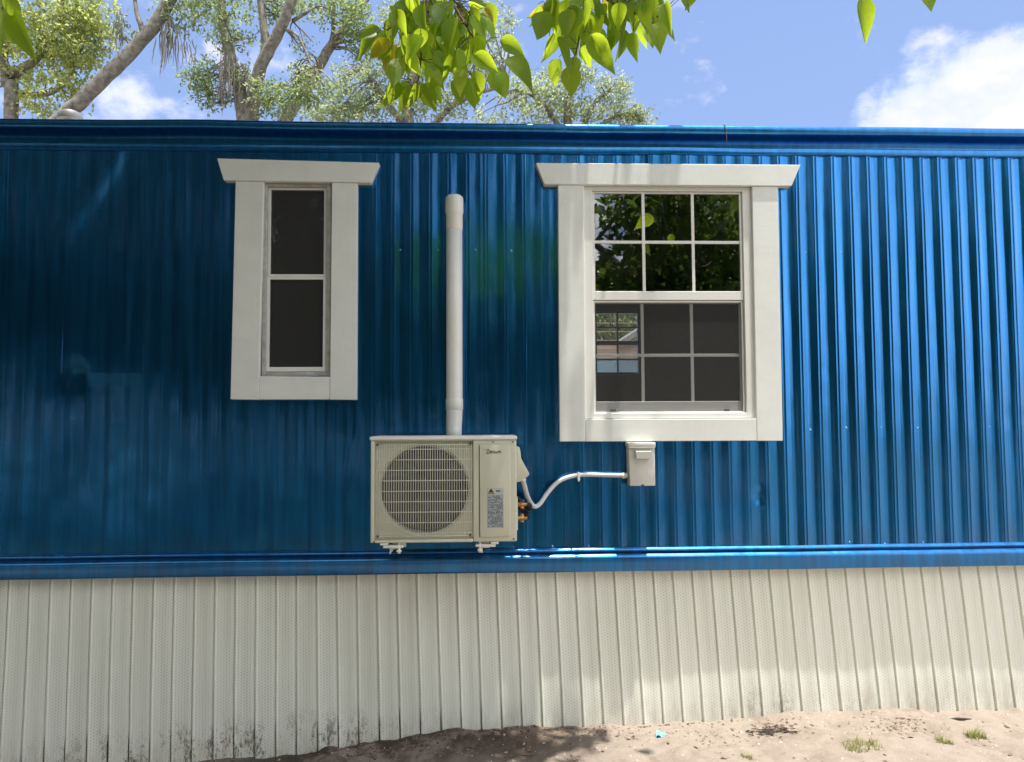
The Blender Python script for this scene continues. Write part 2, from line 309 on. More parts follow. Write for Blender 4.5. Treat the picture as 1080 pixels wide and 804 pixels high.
class MB:
    def __init__(s): s.v = []; s.f = []
    def add(s, V, F):
        o = len(s.v); s.v.extend([tuple(map(float, p)) for p in V]); s.f.extend([tuple(i+o for i in f) for f in F]); return s
    def box(s, x0, x1, y0, y1, z0, z1, bev=0.0, seg=1):
        bm = bmesh.new(); bmesh.ops.create_cube(bm, size=1.0)
        for v in bm.verts: v.co = Vector(((x0+x1)/2+v.co.x*(x1-x0), (y0+y1)/2+v.co.y*(y1-y0), (z0+z1)/2+v.co.z*(z1-z0)))
        if bev > 0: bmesh.ops.bevel(bm, geom=list(bm.edges), offset=bev, segments=seg, affect='EDGES', profile=0.5)
        bm.verts.index_update(); s.add([v.co[:] for v in bm.verts], [[v.index for v in f.verts] for f in bm.faces]); bm.free(); return s
    def prism(s, poly, y0, y1, bev=0.0, seg=1):
        """polygon in x,z pushed from y0 (front) to y1"""
        bm = bmesh.new(); a = [bm.verts.new((x, y0, z)) for x, z in poly]; b = [bm.verts.new((x, y1, z)) for x, z in poly]
        n = len(poly); bm.faces.new(a); bm.faces.new(b[::-1])
        for i in range(n): bm.faces.new((a[i], b[i], b[(i+1) % n], a[(i+1) % n]))
        bmesh.ops.recalc_face_normals(bm, faces=list(bm.faces))
        if bev > 0: bmesh.ops.bevel(bm, geom=list(bm.edges), offset=bev, segments=seg, affect='EDGES', profile=0.5)
        bm.verts.index_update(); s.add([v.co[:] for v in bm.verts], [[v.index for v in f.verts] for f in bm.faces]); bm.free(); return s
    def tube(s, pts, r, n=8, caps=True):
        P = np.array(pts, float); k = len(P); R_ = np.full(k, r, float) if np.isscalar(r) else np.array(r, float)
        t = np.gradient(P, axis=0); t /= np.linalg.norm(t, axis=1)[:, None]+1e-9
        ref = np.array([0, 0, 1.0]) if abs(t[0][2]) < 0.9 else np.array([1.0, 0, 0])
        V = []; nrm = np.cross(t[0], ref); nrm /= np.linalg.norm(nrm)
        for i in range(k):
            nrm = nrm-t[i]*(nrm@t[i]); nrm /= np.linalg.norm(nrm)+1e-9; b = np.cross(t[i], nrm)
            for j in range(n):
                a = 2*math.pi*j/n; V.append(P[i]+R_[i]*(math.cos(a)*nrm+math.sin(a)*b))
        F = [(i*n+j, i*n+(j+1) % n, (i+1)*n+(j+1) % n, (i+1)*n+j) for i in range(k-1) for j in range(n)]
        if caps: F += [tuple(range(n))[::-1], tuple((k-1)*n+j for j in range(n))]
        return s.add(V, F)
    def lathe(s, prof, c, n=24):
        """profile of (radius, height) turned about a vertical axis at c"""
        V = [(c[0]+r*math.cos(2*math.pi*j/n), c[1]+r*math.sin(2*math.pi*j/n), c[2]+h) for r, h in prof for j in range(n)]
        k = len(prof); F = [(i*n+j, i*n+(j+1) % n, (i+1)*n+(j+1) % n, (i+1)*n+j) for i in range(k-1) for j in range(n)]
        F += [tuple(range(n))[::-1], tuple((k-1)*n+j for j in range(n))]
        return s.add(V, F)
    def build(s, name, mat, parent=None, smooth=False, angle=None):
        o = mesh_obj(name, np.array(s.v).reshape(-1, 3), s.f, mat, parent); me = o.data
        if smooth or angle:
            me.polygons.foreach_set('use_smooth', [True]*len(me.polygons))
            if angle: me.set_sharp_from_angle(angle=math.radians(angle))
        return o
def mesh_obj(name, V, F, mat, parent=None, smooth=False):
    me = bpy.data.meshes.new(name)
    base = origin(parent) if parent is not None else Vector((0, 0, 0))
    V = np.asarray(V, float)-np.array(base[:])
    me.from_pydata(V.tolist(), [], [list(f) for f in F]); me.update()
    if smooth: me.polygons.foreach_set('use_smooth', [True]*len(me.polygons))
    if mat: me.materials.append(MATS[mat])
    o = bpy.data.objects.new(name, me); COL.objects.link(o)
    if parent is not None: o.parent = parent
    return o
def fast_mesh(name, V, F4, mat, parent=None, smooth=True):
    """numpy quads straight into a mesh"""
    me = bpy.data.meshes.new(name)
    base = origin(parent) if parent is not None else Vector((0, 0, 0))
    V = (np.asarray(V, float)-np.array(base[:])).astype(np.float32); F4 = np.asarray(F4, np.int32)
    me.vertices.add(len(V)); me.vertices.foreach_set('co', V.ravel())
    me.loops.add(F4.size); me.loops.foreach_set('vertex_index', F4.ravel())
    k = F4.shape[1]
    me.polygons.add(len(F4)); me.polygons.foreach_set('loop_start', np.arange(0, F4.size, k, dtype=np.int32))
    me.update(calc_edges=True); me.validate()
    if smooth: me.polygons.foreach_set('use_smooth', [True]*len(me.polygons))
    me.materials.append(MATS[mat])
    o = bpy.data.objects.new(name, me); COL.objects.link(o)
    if parent is not None: o.parent = parent
    return o

# ------------------------------------------------------------------ leaves
def leaf_template(stations, widths, fold=0.12, droop=0.18):
    V = []
    for t, wd in zip(stations, widths):
        z = -droop*t*t
        V += [(-wd, t, z+fold*wd*2), (0, t, z), (wd, t, z+fold*wd*2)]
    F = []
    for i in range(len(stations)-1):
        a = i*3; F += [(a, a+1, a+4, a+3), (a+1, a+2, a+5, a+4)]
    return np.array(V), np.array(F)
LEAF_NEAR = leaf_template([0, 0.03, 0.10, 0.2, 0.32, 0.46, 0.6, 0.74, 0.86, 0.95, 1.0], [0.01, 0.14, 0.26, 0.335, 0.36, 0.335, 0.27, 0.18, 0.09, 0.03, 0.002], 0.16, 0.12)
LEAF_MID = leaf_template([0, 0.15, 0.45, 0.8, 1.0], [0.02, 0.25, 0.32, 0.14, 0.004], 0.14, 0.2)
LEAF_FAR = leaf_template([0, 0.45, 1.0], [0.05, 0.27, 0.02], 0.2, 0.2)
def leaves(P, D, Nn, size, tmpl, vary=None):
    """P base points, D directions, Nn rough normals, size lengths"""
    V0, F0 = tmpl
    D = D/np.linalg.norm(D, axis=1)[:, None]
    Xs = np.cross(D, Nn); Xs /= np.linalg.norm(Xs, axis=1)[:, None]+1e-9
    Zs = np.cross(Xs, D)
    k = len(P); wv = np.ones(k); zv = np.ones(k); cv = np.zeros(k); tw_ = np.zeros(k)
    if vary is not None: wv = vary.uniform(0.58, 0.92, k); zv = vary.uniform(-0.4, 2.2, k); cv = vary.normal(size=k)*0.07; tw_ = vary.normal(size=k)*0.5
    lx_ = V0[None, :, 0]*wv[:, None]; ly_ = V0[None, :, 1]*np.ones((k, 1)); lz_ = V0[None, :, 2]*zv[:, None]+lx_*ly_*tw_[:, None]
    if vary is not None:
        lz_ = lz_+0.010*np.sin(ly_*9+cv[:, None]*60)*np.sign(V0[None, :, 0])*(np.abs(lx_) > 0.02); lx_ = lx_+cv[:, None]*ly_*ly_*2
    V = P[:, None, :]+size[:, None, None]*(lx_[..., None]*Xs[:, None, :]+ly_[..., None]*D[:, None, :]+lz_[..., None]*Zs[:, None, :])
    n = len(V0); F = F0[None]+(np.arange(len(P))*n)[:, None, None]
    return V.reshape(-1, 3), F.reshape(-1, 4)
def sprays(rng, centres, per, length, spread, lsize, droop=0.3):
    """leaf sprays: leaves along a short twig at every centre"""
    k = len(centres)
    ax = rng.normal(size=(k, 3)); ax[:, 2] = ax[:, 2]*0.6-droop; ax /= np.linalg.norm(ax, axis=1)[:, None]
    t = rng.uniform(-0.5, 0.5, size=(k, per, 1))*length
    P = centres[:, None, :]+ax[:, None, :]*t+rng.normal(size=(k, per, 3))*spread
    P = P.reshape(-1, 3); n = len(P)
    D = np.repeat(ax, per, axis=0)*0.6+rng.normal(size=(n, 3))*0.8; D[:, 2] -= droop
    Nn = rng.normal(size=(n, 3))*0.7; Nn[:, 2] += 0.9
    return P, D, Nn, lsize*rng.uniform(0.65, 1.25, size=n)
def in_blob(rng, c, r, n, shell=0.45):
    d = rng.normal(size=(n, 3)); d /= np.linalg.norm(d, axis=1)[:, None]
    rad = rng.uniform(shell**3, 1.0, size=(n, 1))**(1/3.)*rng.uniform(0.8, 1.12, size=(n, 1))
    return np.array(c)+d*rad*np.array(r)
def bend(rng, a, b, k=6, sag=0.0, wob=0.06):
    a = np.array(a, float); b = np.array(b, float); t = np.linspace(0, 1, k)[:, None]
    L = np.linalg.norm(b-a); off = rng.normal(size=3)*wob*L; off2 = rng.normal(size=3)*wob*0.5*L
    return a+(b-a)*t+off*np.sin(np.pi*t)+off2*np.sin(2*np.pi*t)+np.array([0, 0, -sag*L])*np.sin(np.pi*t)
def smooth_path(pts, k=4):
    P = np.array(pts, float); out = []
    Q = np.vstack([2*P[0]-P[1], P, 2*P[-1]-P[-2]])
    for i in range(1, len(Q)-2):
        for t in np.linspace(0, 1, k, endpoint=False):
            a, b, c_, d = Q[i-1], Q[i], Q[i+1], Q[i+2]
            out.append(0.5*((2*b)+(-a+c_)*t+(2*a-5*b+4*c_-d)*t*t+(-a+3*b-3*c_+d)*t**3))
    out.append(P[-1]); return np.array(out)
def make_tree(name, label, base, trunk, limbs, blobs, leaf, bark, seed, lsize=0.075, per=16, tmpl=None, group=None, moss=None, cat='tree', twigs=8, shell=0.4, slen=0.40, sspread=0.055):
    """trunk/limbs: (points, r0, r1); blobs: (centre, radii, sprays)"""
    rng = np.random.default_rng(seed); root = thing(name, label, cat, base, group)
    def limb_mb(mb, pts, r0, r1):
        P = smooth_path(pts, 5); P = P+rng.normal(size=P.shape)*r0*0.045; P[0] = pts[0]
        mb.tube(P, np.linspace(r0, r1, len(P))*rng.uniform(0.97, 1.03, size=len(P)), 10); return P
    mbs = [MB()]; nodes = [limb_mb(mbs[0], *trunk)]
    for lb in limbs:
        mbs.append(MB()); nodes.append(limb_mb(mbs[-1], *lb))
    allp = np.vstack(nodes); owner = np.concatenate([np.full(len(q), i) for i, q in enumerate(nodes)]); PP = []
    for (c, r, ns) in blobs:
        cen = in_blob(rng, c, r, ns, shell); PP.append(cen)
        for q in cen[:twigs]:
            ia = int(np.argmin(np.linalg.norm(allp-q, axis=1))); a = allp[ia]; tw = mbs[owner[ia]]
            pth = bend(rng, a, q, 7, -0.05, 0.10); L = np.linalg.norm(q-a)
            tw.tube(pth, np.linspace(min(0.045, 0.012+0.011*L), 0.006, 7), 5)
    for i, q in enumerate(mbs): q.build('trunk' if i == 0 else 'limb', bark, root, True)
    cen = np.vstack(PP)
    V, F = leaves(*sprays(rng, cen, per, slen, sspread, lsize), tmpl if tmpl is not None else LEAF_FAR)
    fast_mesh('crown', V, F, leaf, root)
    if moss:
        for (p, L, n, rad) in moss:
            mm = MB()
            for _ in range(n):
                q = np.array(p)+rng.normal(size=3)*np.array([rad, rad, 0.12]); l = L*rng.uniform(0.4, 1.0)
                wk = rng.normal(size=(7, 3))*np.array([0.012, 0.012, 0.0]); wk[0] = 0; pts = q+np.cumsum(wk, axis=0)+np.stack([np.zeros(7), np.zeros(7), -l*np.arange(7)/6], -1)
                mm.tube(pts, np.array([0.006, 0.010, 0.011, 0.010, 0.008, 0.005, 0.002]), 4)
            mm.build('hanging_moss', 'moss', root)
    return root

# ------------------------------------------------------------------ ground
FOOT_X = [-6, -2.6, -1.38, -0.975, -0.564, -0.149, 0.27, 0.69, 1.44, 2.4, 3.1, 7]
FOOT_Z = [-0.30, -0.19, -0.086, -0.045, 0.012, 0.04, 0.066, 0.08, 0.096, 0.111, 0.114, 0.13]
def vnoise(rng_seed, X, Y, scale):
    r = np.random.default_rng(rng_seed); G = r.uniform(-1, 1, size=(128, 128))
    x = X/scale; y = Y/scale; xi = np.floor(x).astype(int); yi = np.floor(y).astype(int); fx = x-xi; fy = y-yi
    fx = fx*fx*(3-2*fx); fy = fy*fy*(3-2*fy); g = lambda i, j: G[i % 128, j % 128]
    return (g(xi, yi)*(1-fx)+g(xi+1, yi)*fx)*(1-fy)+(g(xi, yi+1)*(1-fx)+g(xi+1, yi+1)*fx)*fy
def ground_z(X, Y):
    X = np.asarray(X, float); Y = np.asarray(Y, float)
    foot = np.interp(X, FOOT_X, FOOT_Z)
    k = np.clip((-Y)/3.5, 0, 1); k = k*k*(3-2*k)
    z = foot*(1-k)*np.clip(1-(np.abs(X)-8)/20, 0, 1)
    near = np.exp(-np.clip(np.hypot(X*0.25, Y+0.3)-0.6, 0, None)*0.8)
    z = z+near*1.35*(0.016*vnoise(1, X, Y, 0.45)+0.010*vnoise(2, X, Y, 0.17)+0.006*vnoise(3, X, Y, 0.07)+0.0035*vnoise(4, X, Y, 0.032))
    clod = np.exp(-((X+0.25)/0.75)**2)*np.exp(-((Y+0.02)/0.16)**2)          # loose soil heaped at the foot of the skirting
    z = z+clod*(0.012+0.016*np.clip(vnoise(5, X, Y, 0.06), 0, 1))
    return z
xs = np.unique(np.concatenate([np.linspace(-400, -30, 10), np.linspace(-30, -6, 25), np.linspace(-6, -3, 25), np.arange(-3, 3.7, 0.022), np.linspace(3.7, 8, 30), np.linspace(8, 30, 20), np.linspace(30, 400, 10)]))
ys = np.unique(np.concatenate([np.linspace(-400, -30, 10), np.linspace(-30, -6, 25), np.linspace(-6, -1.2, 60), np.arange(-1.2, 0.12, 0.018), np.linspace(0.12, 6, 30), np.linspace(6, 30, 20), np.linspace(30, 400, 10)]))
GX, GY = np.meshgrid(xs, ys); GZ = ground_z(GX, GY)
nx, ny = len(xs), len(ys)
I = np.arange(nx*ny).reshape(ny, nx)
F = np.stack([I[:-1, :-1], I[:-1, 1:], I[1:, 1:], I[1:, :-1]], -1).reshape(-1, 4)
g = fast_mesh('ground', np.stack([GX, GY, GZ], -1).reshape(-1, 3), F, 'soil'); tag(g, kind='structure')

# ------------------------------------------------------------------ mobile home
HX0, HX1, HY1 = -5.6, 7.4, 4.3
home = thing('mobile_home', 'blue ribbed metal mobile home with white window trim and pale vinyl skirting', 'house', (0, 0, 0))
PITCH_RIB = 0.1056
Z_TOP, Z_BOT = 3.30, 1.030
OPEN = [(-1.19, -0.845, 2.03, 3.075), (0.60, 1.54, 1.77, 3.065)]        # rough openings x0,x1,z0,z1
def rib_profile():
    """one corrugation: (x in 0..1, depth)"""
    D = 0.0090
    return [(0.00, D), (0.05, D*0.985), (0.10, D*0.90), (0.18, D*0.60), (0.26, D*0.30), (0.33, D*0.12), (0.37, D*0.05), (0.39, -0.0006), (0.405, -0.0018), (0.42, -0.0006), (0.45, 0.0), (0.53, 0.0), (0.56, -0.0012), (0.575, -0.0020), (0.59, -0.0006), (0.62, D*0.08), (0.67, D*0.25), (0.75, D*0.55), (0.83, D*0.85), (0.88, D*0.96), (0.93, D)]
prof = rib_profile()
px_, py_ = [], []
ph = 2.032-0.40*PITCH_RIB
k0 = math.floor((HX0-ph)/PITCH_RIB); k1 = math.ceil((HX1-ph)/PITCH_RIB)
rib_rng = random.Random(23)
for k in range(k0, k1):
    sg = 1/(1+math.exp(-(ph+k*PITCH_RIB-1.62)/0.05)); flat = rib_rng.uniform(0.0, 0.30)+0.25*(ph+k*PITCH_RIB > -0.55)*rib_rng.random()
    groove = flat+(1-flat)*sg
    amp = 0.20+0.55*flat*(1-sg)*0.5+0.80/(1+math.exp(-(ph+k*PITCH_RIB-1.62)/0.05))       # the sheets towards the left are flatter
    for (a, d) in prof: px_.append(ph+(k+a)*PITCH_RIB); py_.append(0.006+(max(d, 0)-0.006)*amp+min(d, 0)*groove)
px_ = np.array(px_); py_ = np.array(py_)
keep = (px_ >= HX0) & (px_ <= HX1); px_, py_ = px_[keep], py_[keep]
zs = np.unique(np.round(np.concatenate([np.linspace(Z_BOT, Z_TOP, 56), [2.03, 3.075, 1.77, 3.065]]), 4))
WX, WZ = np.meshgrid(px_, zs); WY = np.tile(py_, (len(zs), 1))
WY = WY+0.0030*vnoise(11, WX, WZ, 0.55)+0.0012*vnoise(12, WX*1.6, WZ*0.5, 0.16)+0.0006*vnoise(13, WX, WZ, 0.07)
WY = WY-0.0016*(np.floor((WX-1.905)/0.951) % 2)          # every other sheet laps over its neighbour
def dent(cx, cz, rx, rz, amp, ang=0.0):
    global WY
    c_, s_ = math.cos(ang), math.sin(ang); u = ((WX-cx)*c_+(WZ-cz)*s_)/rx; v = (-(WX-cx)*s_+(WZ-cz)*c_)/rz
    WY = WY+amp*np.exp(-(u*u+v*v)**1.5)
dent(-2.15, 3.05, 0.06, 0.30, 0.006, -0.55); dent(-2.02, 3.08, 0.14, 0.28, -0.004, -0.55)
dent(-2.23, 2.02, 0.07, 0.06, 0.010); dent(-2.30, 1.75, 0.16, 0.28, -0.005); dent(-0.72, 1.50, 0.03, 0.2, -0.005, -0.12)
dent(1.57, 1.33, 0.04, 0.02, 0.010); dent(-1.95, 1.5, 0.3, 0.35, 0.006); dent(-1.65, 2.6, 0.25, 0.5, 0.004)
lapx = (WX > -2.30) & (WX < -1.86); WY = np.where(lapx & (WZ > 1.985) & (WZ < 2.6), WY-0.004*np.clip(1-(WZ-1.985)/0.5, 0, 1), WY)   # horizontal lap of a patched sheet
nxw, nzw = len(px_), len(zs); I = np.arange(nxw*nzw).reshape(nzw, nxw)
F = np.stack([I[:-1, :-1], I[:-1, 1:], I[1:, 1:], I[1:, :-1]], -1)
mx_ = (WX[:-1, :-1]+WX[1:, 1:])/2; mz_ = (WZ[:-1, :-1]+WZ[1:, 1:])/2
hole = np.zeros(mx_.shape, bool)
for (a, b, c_, d) in OPEN: hole |= (mx_ > a) & (mx_ < b) & (mz_ > c_) & (mz_ < d)
siding = fast_mesh('siding', np.stack([WX, WY, WZ], -1).reshape(-1, 3), F[~hole].reshape(-1, 4), 'blue_siding', home)
# screws: one mesh, linked copies
sc = MB().lathe([(0.0001, -0.0045), (0.0035, -0.0042), (0.0058, -0.003), (0.0062, 0.0), (0.0085, 0.0002), (0.0085, 0.0015), (0.0001, 0.002)], (0, 0, 0), 10)
scm = sc.build('screw', 'steel_screw', siding, True); v = np.array(sc.v)
scm.data.vertices.foreach_set('co', np.stack([v[:, 0], v[:, 2], v[:, 1]], -1).astype(np.float32).ravel()); scm.data.update()
first = True; rs = random.Random(5)
def inside_trim(x, z): return (-1.48 < x < -0.55 and 1.85 < z < 3.25) or (0.30 < x < 1.85 and 1.6 < z < 3.24) or (-0.2 < x < -0.08 and z > 1.6) or (-0.56 < x < 0.2 and 1.13 < z < 1.7)
nsc = 0
for (zrow, step) in ((2.715, 2), (1.695, 2), (1.045, 2)):
    for k in range(-25, 12):
        if k % step: continue
        x = ph+(k+0.86)*PITCH_RIB+rs.uniform(-0.006, 0.006); z = zrow+rs.uniform(-0.006, 0.006)
        if inside_trim(x, z) or x < -2.7 or x > 3.2: continue
        if first: o = scm; first = False
        else: o = scm.copy(); COL.objects.link(o); o.parent = siding
        o.location = (x, 0.0105, z); nsc += 1
# the other walls, floor, ceiling
mb = MB(); mb.box(HX0, HX0+0.05, 0.02, HY1, 0.95, 3.32); mb.build('end_wall', 'blue_siding', home)
mb = MB(); mb.box(HX1-0.05, HX1, 0.02, HY1, 0.95, 3.32); mb.build('end_wall', 'blue_siding', home)
FW = (1.02, 1.80, 2.265, 2.985)     # far window opening
def wall_with_hole(mb, x0, x1, y0, y1, z0, z1, h):
    a, b, c_, d = h
    mb.box(x0, a, y0, y1, z0, z1); mb.box(b, x1, y0, y1, z0, z1); mb.box(a, b, y0, y1, z0, c_); mb.box(a, b, y0, y1, d, z1)
mb = MB(); wall_with_hole(mb, HX0+0.06, HX1-0.06, HY1-0.06, HY1, 0.95, 3.32, FW); mb.build('rear_wall', 'blue_siding', home)
mb = MB(); wall_with_hole(mb, HX0+0.06, HX1-0.06, HY1-0.09, HY1-0.062, 0.97, 3.30, FW); mb.build('interior_rear_wall', 'interior_wall', home)
mb = MB()
xs_ = [HX0+0.06]+[q for o in OPEN for q in o[:2]]+[HX1-0.06]
for i in range(0, len(xs_), 2): mb.box(xs_[i], xs_[i+1], 0.075, 0.10, 0.97, 3.30)
for (a, b, c_, d) in OPEN: mb.box(a, b, 0.075, 0.10, 0.97, c_); mb.box(a, b, 0.075, 0.10, d, 3.30)
mb.build('interior_front_wall', 'interior_dark', home)
MB().box(HX0+0.06, HX1-0.06, 0.06, HY1-0.1, 0.93, 0.968).build('floor', 'interior_dark', home)
MB().box(HX0+0.06, HX1-0.06, 0.06, HY1-0.1, 3.302, 3.33).build('ceiling', 'interior_wall', home)
MB().box(-0.30, -0.22, 0.102, HY1-0.092, 0.97, 3.30).build('partition_wall', 'interior_dark', home)
MB().box(2.95, 3.03, 0.102, HY1-0.092, 0.97, 3.30).build('partition_wall', 'interior_dark', home)
# roof: low pitched sheet and rolled front edge
def extrude_x(poly, x0, x1, n=60, wob=0.0, seed=3):
    """closed polygon in (y, z) run along x, with a slight waver"""
    k = len(poly); X = np.linspace(x0, x1, n); r = np.random.default_rng(seed); V = []
    dz = np.interp(X, np.linspace(x0, x1, n//3), r.normal(size=n//3)*wob); dy = np.interp(X, np.linspace(x0, x1, n//3), r.normal(size=n//3)*wob)
    for i, x in enumerate(X): V += [(x, y+dy[i], z+dz[i]) for y, z in poly]
    F = [(i*k+j, (i+1)*k+j, (i+1)*k+(j+1) % k, i*k+(j+1) % k) for i in range(n-1) for j in range(k)]
    F += [tuple(range(k)), tuple((n-1)*k+j for j in range(k))[::-1]]
    mb = MB(); mb.add(V, F); return mb
edge = [(0.094, 3.446), (-0.018, 3.441), (-0.026, 3.438), (-0.031, 3.432), (-0.033, 3.424), (-0.032, 3.404), (-0.028, 3.396), (-0.018, 3.391), (0.010, 3.386), (0.034, 3.376), (0.048, 3.360), (0.052, 3.340), (0.052, 3.300), (0.094, 3.300)]
extrude_x(edge, HX0-0.02, HX1+0.02, 90, 0.0016).build('roof_edge', 'blue_trim', home, angle=75)
under = [(0.05, 3.318), (0.000, 3.317), (-0.008, 3.315), (-0.012, 3.309), (-0.012, 3.285), (-0.010, 3.278), (-0.003, 3.275), (0.05, 3.275)]
extrude_x(under, HX0, HX1, 90, 0.0012, 4).build('fascia_trim', 'blue_trim', home, angle=50)
mb = MB(); mb.add([(HX0-0.05, 0.085, 3.440), (HX1+0.05, 0.085, 3.440), (HX1+0.05, HY1/2, 3.75), (HX0-0.05, HY1/2, 3.75), (HX0-0.05, HY1+0.1, 3.41), (HX1+0.05, HY1+0.1, 3.41),
                   (HX0-0.05, 0.095, 3.345), (HX1+0.05, 0.095, 3.345), (HX1+0.05, HY1+0.1, 3.34), (HX0-0.05, HY1+0.1, 3.34)],
                  [(0, 1, 2, 3), (3, 2, 5, 4), (6, 9, 8, 7), (0, 6, 7, 1), (4, 5, 8, 9), (0, 3, 4, 9, 6), (1, 7, 8, 5, 2)])
mb.build('roof', 'roof_metal', home)
# base rail
rail = [(0.05, 1.040), (-0.004, 1.044), (-0.0085, 1.0412), (-0.0125, 1.0375), (-0.0163, 1.0332), (-0.019, 1.029), (-0.018, 1.024), (-0.008, 1.021), (-0.004, 1.016), (-0.008, 1.0125), (-0.014, 1.0122), (-0.0205, 1.0075), (-0.0265, 1.0022), (-0.0318, 0.9962), (-0.0342, 0.989), (-0.0345, 0.980), (-0.034, 0.925), (-0.031, 0.917), (-0.025, 0.915), (-0.025, 0.925), (0.05, 0.930)]
extrude_x(rail, HX0, HX1, 110, 0.0014, 7).build('base_rail', 'blue_trim', home, angle=75)
# skirting: ribbed vinyl, leaning a little more towards the right
SKP = [(0.0, 0.010), (0.025, 0.010), (0.05, 0.0), (0.075, -0.0035), (0.115, -0.0035), (0.14, 0.0), (0.17, 0.0012), (0.33, 0.0018), (0.36, 0.0024), (0.62, 0.0024), (0.65, 0.0018), (0.94, 0.001), (0.97, 0.002), (0.985, 0.010)]
SK = 0.110
pxs, pys = [], []
for k in range(-29, 90):
    for a, d in SKP: pxs.append(-2.455+(k+a)*SK); pys.append(d)
pxs = np.array(pxs); pys = np.array(pys); zsk = np.linspace(-0.42, 0.925, 46)
KX, KZ = np.meshgrid(pxs, zsk)
KY = 0.022+np.tile(pys, (len(zsk), 1))+0.004*vnoise(21, KX, KZ, 0.4)+0.0012*vnoise(22, KX*2, KZ*0.4, 0.12)
pk = np.floor((KX+2.455)/SK).astype(int); gapr = np.random.default_rng(8).uniform(-1, 1, 200)
KXs = KX+np.clip(0.030+0.0185*KX, -0.02, 0.12)*(0.917-KZ)/0.83+0.004*gapr[pk % 200]*np.clip((0.5-KZ)/0.5, 0, 1)
I = np.arange(len(pxs)*len(zsk)).reshape(len(zsk), len(pxs))
F = np.stack([I[:-1, :-1], I[:-1, 1:], I[1:, 1:], I[1:, :-1]], -1).reshape(-1, 4)
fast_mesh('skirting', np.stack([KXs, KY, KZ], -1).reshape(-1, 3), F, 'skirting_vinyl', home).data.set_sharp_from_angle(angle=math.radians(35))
MB().box(HX0, HX1, 0.10, 0.16, -0.4, 0.92).build('crawl_space_wall', 'interior_dark', home)

# ------------------------------------------------------------------ windows
def board(mb, poly, y0, y1): mb.prism(poly, y0, y1, 0.0025, 1)
def frame_mb(mb, x0, x1, z0, z1, wL, wR, wB, wT, y0, y1, bev=0.002):
    """four members of a rectangular frame, butted"""
    mb.box(x0, x0+wL, y0, y1, z0, z1, bev); mb.box(x1-wR, x1, y0, y1, z0, z1, bev)
    mb.box(x0+wL, x1-wR, y0+0.0006, y1, z0, z0+wB, bev); mb.box(x0+wL, x1-wR, y0+0.0006, y1, z1-wT, z1, bev)
    return mb
def part(name, parent=home, label=None):
    o = bpy.data.objects.new(name, None); COL.objects.link(o); o.parent = parent; o.empty_display_size = 0.05
    if label: o['label'] = label
    return o
# narrow window
w1 = part('window', home, 'narrow two-pane window in wide white trim')
mb = MB(); board(mb, [(-1.461, 3.217), (-0.565, 3.200), (-0.612, 3.086), (-1.423, 3.093)], -0.044, 0.012); mb.build('head_trim', 'white_trim', w1)
mb = MB(); board(mb, [(-1.360, 3.0922), (-1.206, 3.0908), (-1.220, 1.874), (-1.372, 1.877)], -0.036, 0.012); mb.build('side_trim', 'white_trim', w1)
mb = MB(); board(mb, [(-0.829, 3.0874), (-0.688, 3.0862), (-0.687, 1.871), (-0.832, 1.873)], -0.036, 0.012); mb.build('side_trim', 'white_trim', w1)
mb = MB(); board(mb, [(-1.2185, 2.004), (-0.8335, 2.000), (-0.8335, 1.874), (-1.2185, 1.875)], -0.034, 0.012); mb.build('bottom_trim', 'white_trim', w1)
mb = MB(); frame_mb(mb, -1.212, -0.836, 2.006, 3.088, 0.020, 0.026, 0.022, 0.018, -0.012, 0.05); mb.build('frame', 'old_aluminium', w1)
mb = MB(); frame_mb(mb, -1.191, -0.863, 2.562, 3.069, 0.017, 0.016, 0.015, 0.014, 0.002, 0.026, 0.0015); mb.build('upper_sash', 'vinyl_white', w1)
mb = MB(); frame_mb(mb, -1.191, -0.863, 2.030, 2.560, 0.017, 0.016, 0.026, 0.014, -0.006, 0.020, 0.0015); mb.build('lower_sash', 'vinyl_white', w1)
MB().box(-1.176, -0.877, 0.012, 0.016, 2.575, 3.057).build('pane', 'glass_dark', w1)
MB().box(-1.176, -0.877, 0.006, 0.010, 2.054, 2.548).build('pane', 'glass_dark', w1)
MB().box(-1.176, -0.877, 0.0045, 0.0055, 2.054, 3.057).build('insect_screen', 'insect_screen', w1)  # screen added over both panes to dull their reflections
# large window
w2 = part('window', home, 'wide window with white grid in both sashes and an insect screen below')
mb = MB(); board(mb, [(0.314, 3.205), (1.835, 3.206), (1.780, 3.083), (0.361, 3.083)], -0.046, 0.012); mb.build('head_trim', 'white_trim', w2)
mb = MB(); board(mb, [(0.440, 3.0825), (0.586, 3.0825), (0.580, 1.634), (0.436, 1.634)], -0.037, 0.012); mb.build('side_trim', 'white_trim', w2)
mb = MB(); board(mb, [(1.553, 3.0825), (1.704, 3.0825), (1.696, 1.629), (1.549, 1.630)], -0.037, 0.012); mb.build('side_trim', 'white_trim', w2)
mb = MB(); board(mb, [(0.5815, 1.757), (1.5480, 1.755), (1.5480, 1.631), (0.5815, 1.633)], -0.036, 0.012); mb.build('bottom_trim', 'white_trim', w2)
mb = MB(); frame_mb(mb, 0.583, 1.552, 1.7595, 3.0815, 0.052, 0.050, 0.030, 0.024, -0.016, 0.055); mb.box(0.60, 1.53, 0.001, 0.05, 1.7585, 1.775, 0.001); mb.build('frame', 'vinyl_white', w2)
mb = MB(); frame_mb(mb, 0.636, 1.501, 2.432, 3.056, 0.014, 0.014, 0.050, 0.010, -0.004, 0.024); mb.build('upper_sash', 'vinyl_white', w2)
mb = MB()
for x in (0.931, 1.2165): mb.box(x-0.0085, x+0.0085, -0.0005, 0.006, 2.482, 3.047, 0.001)
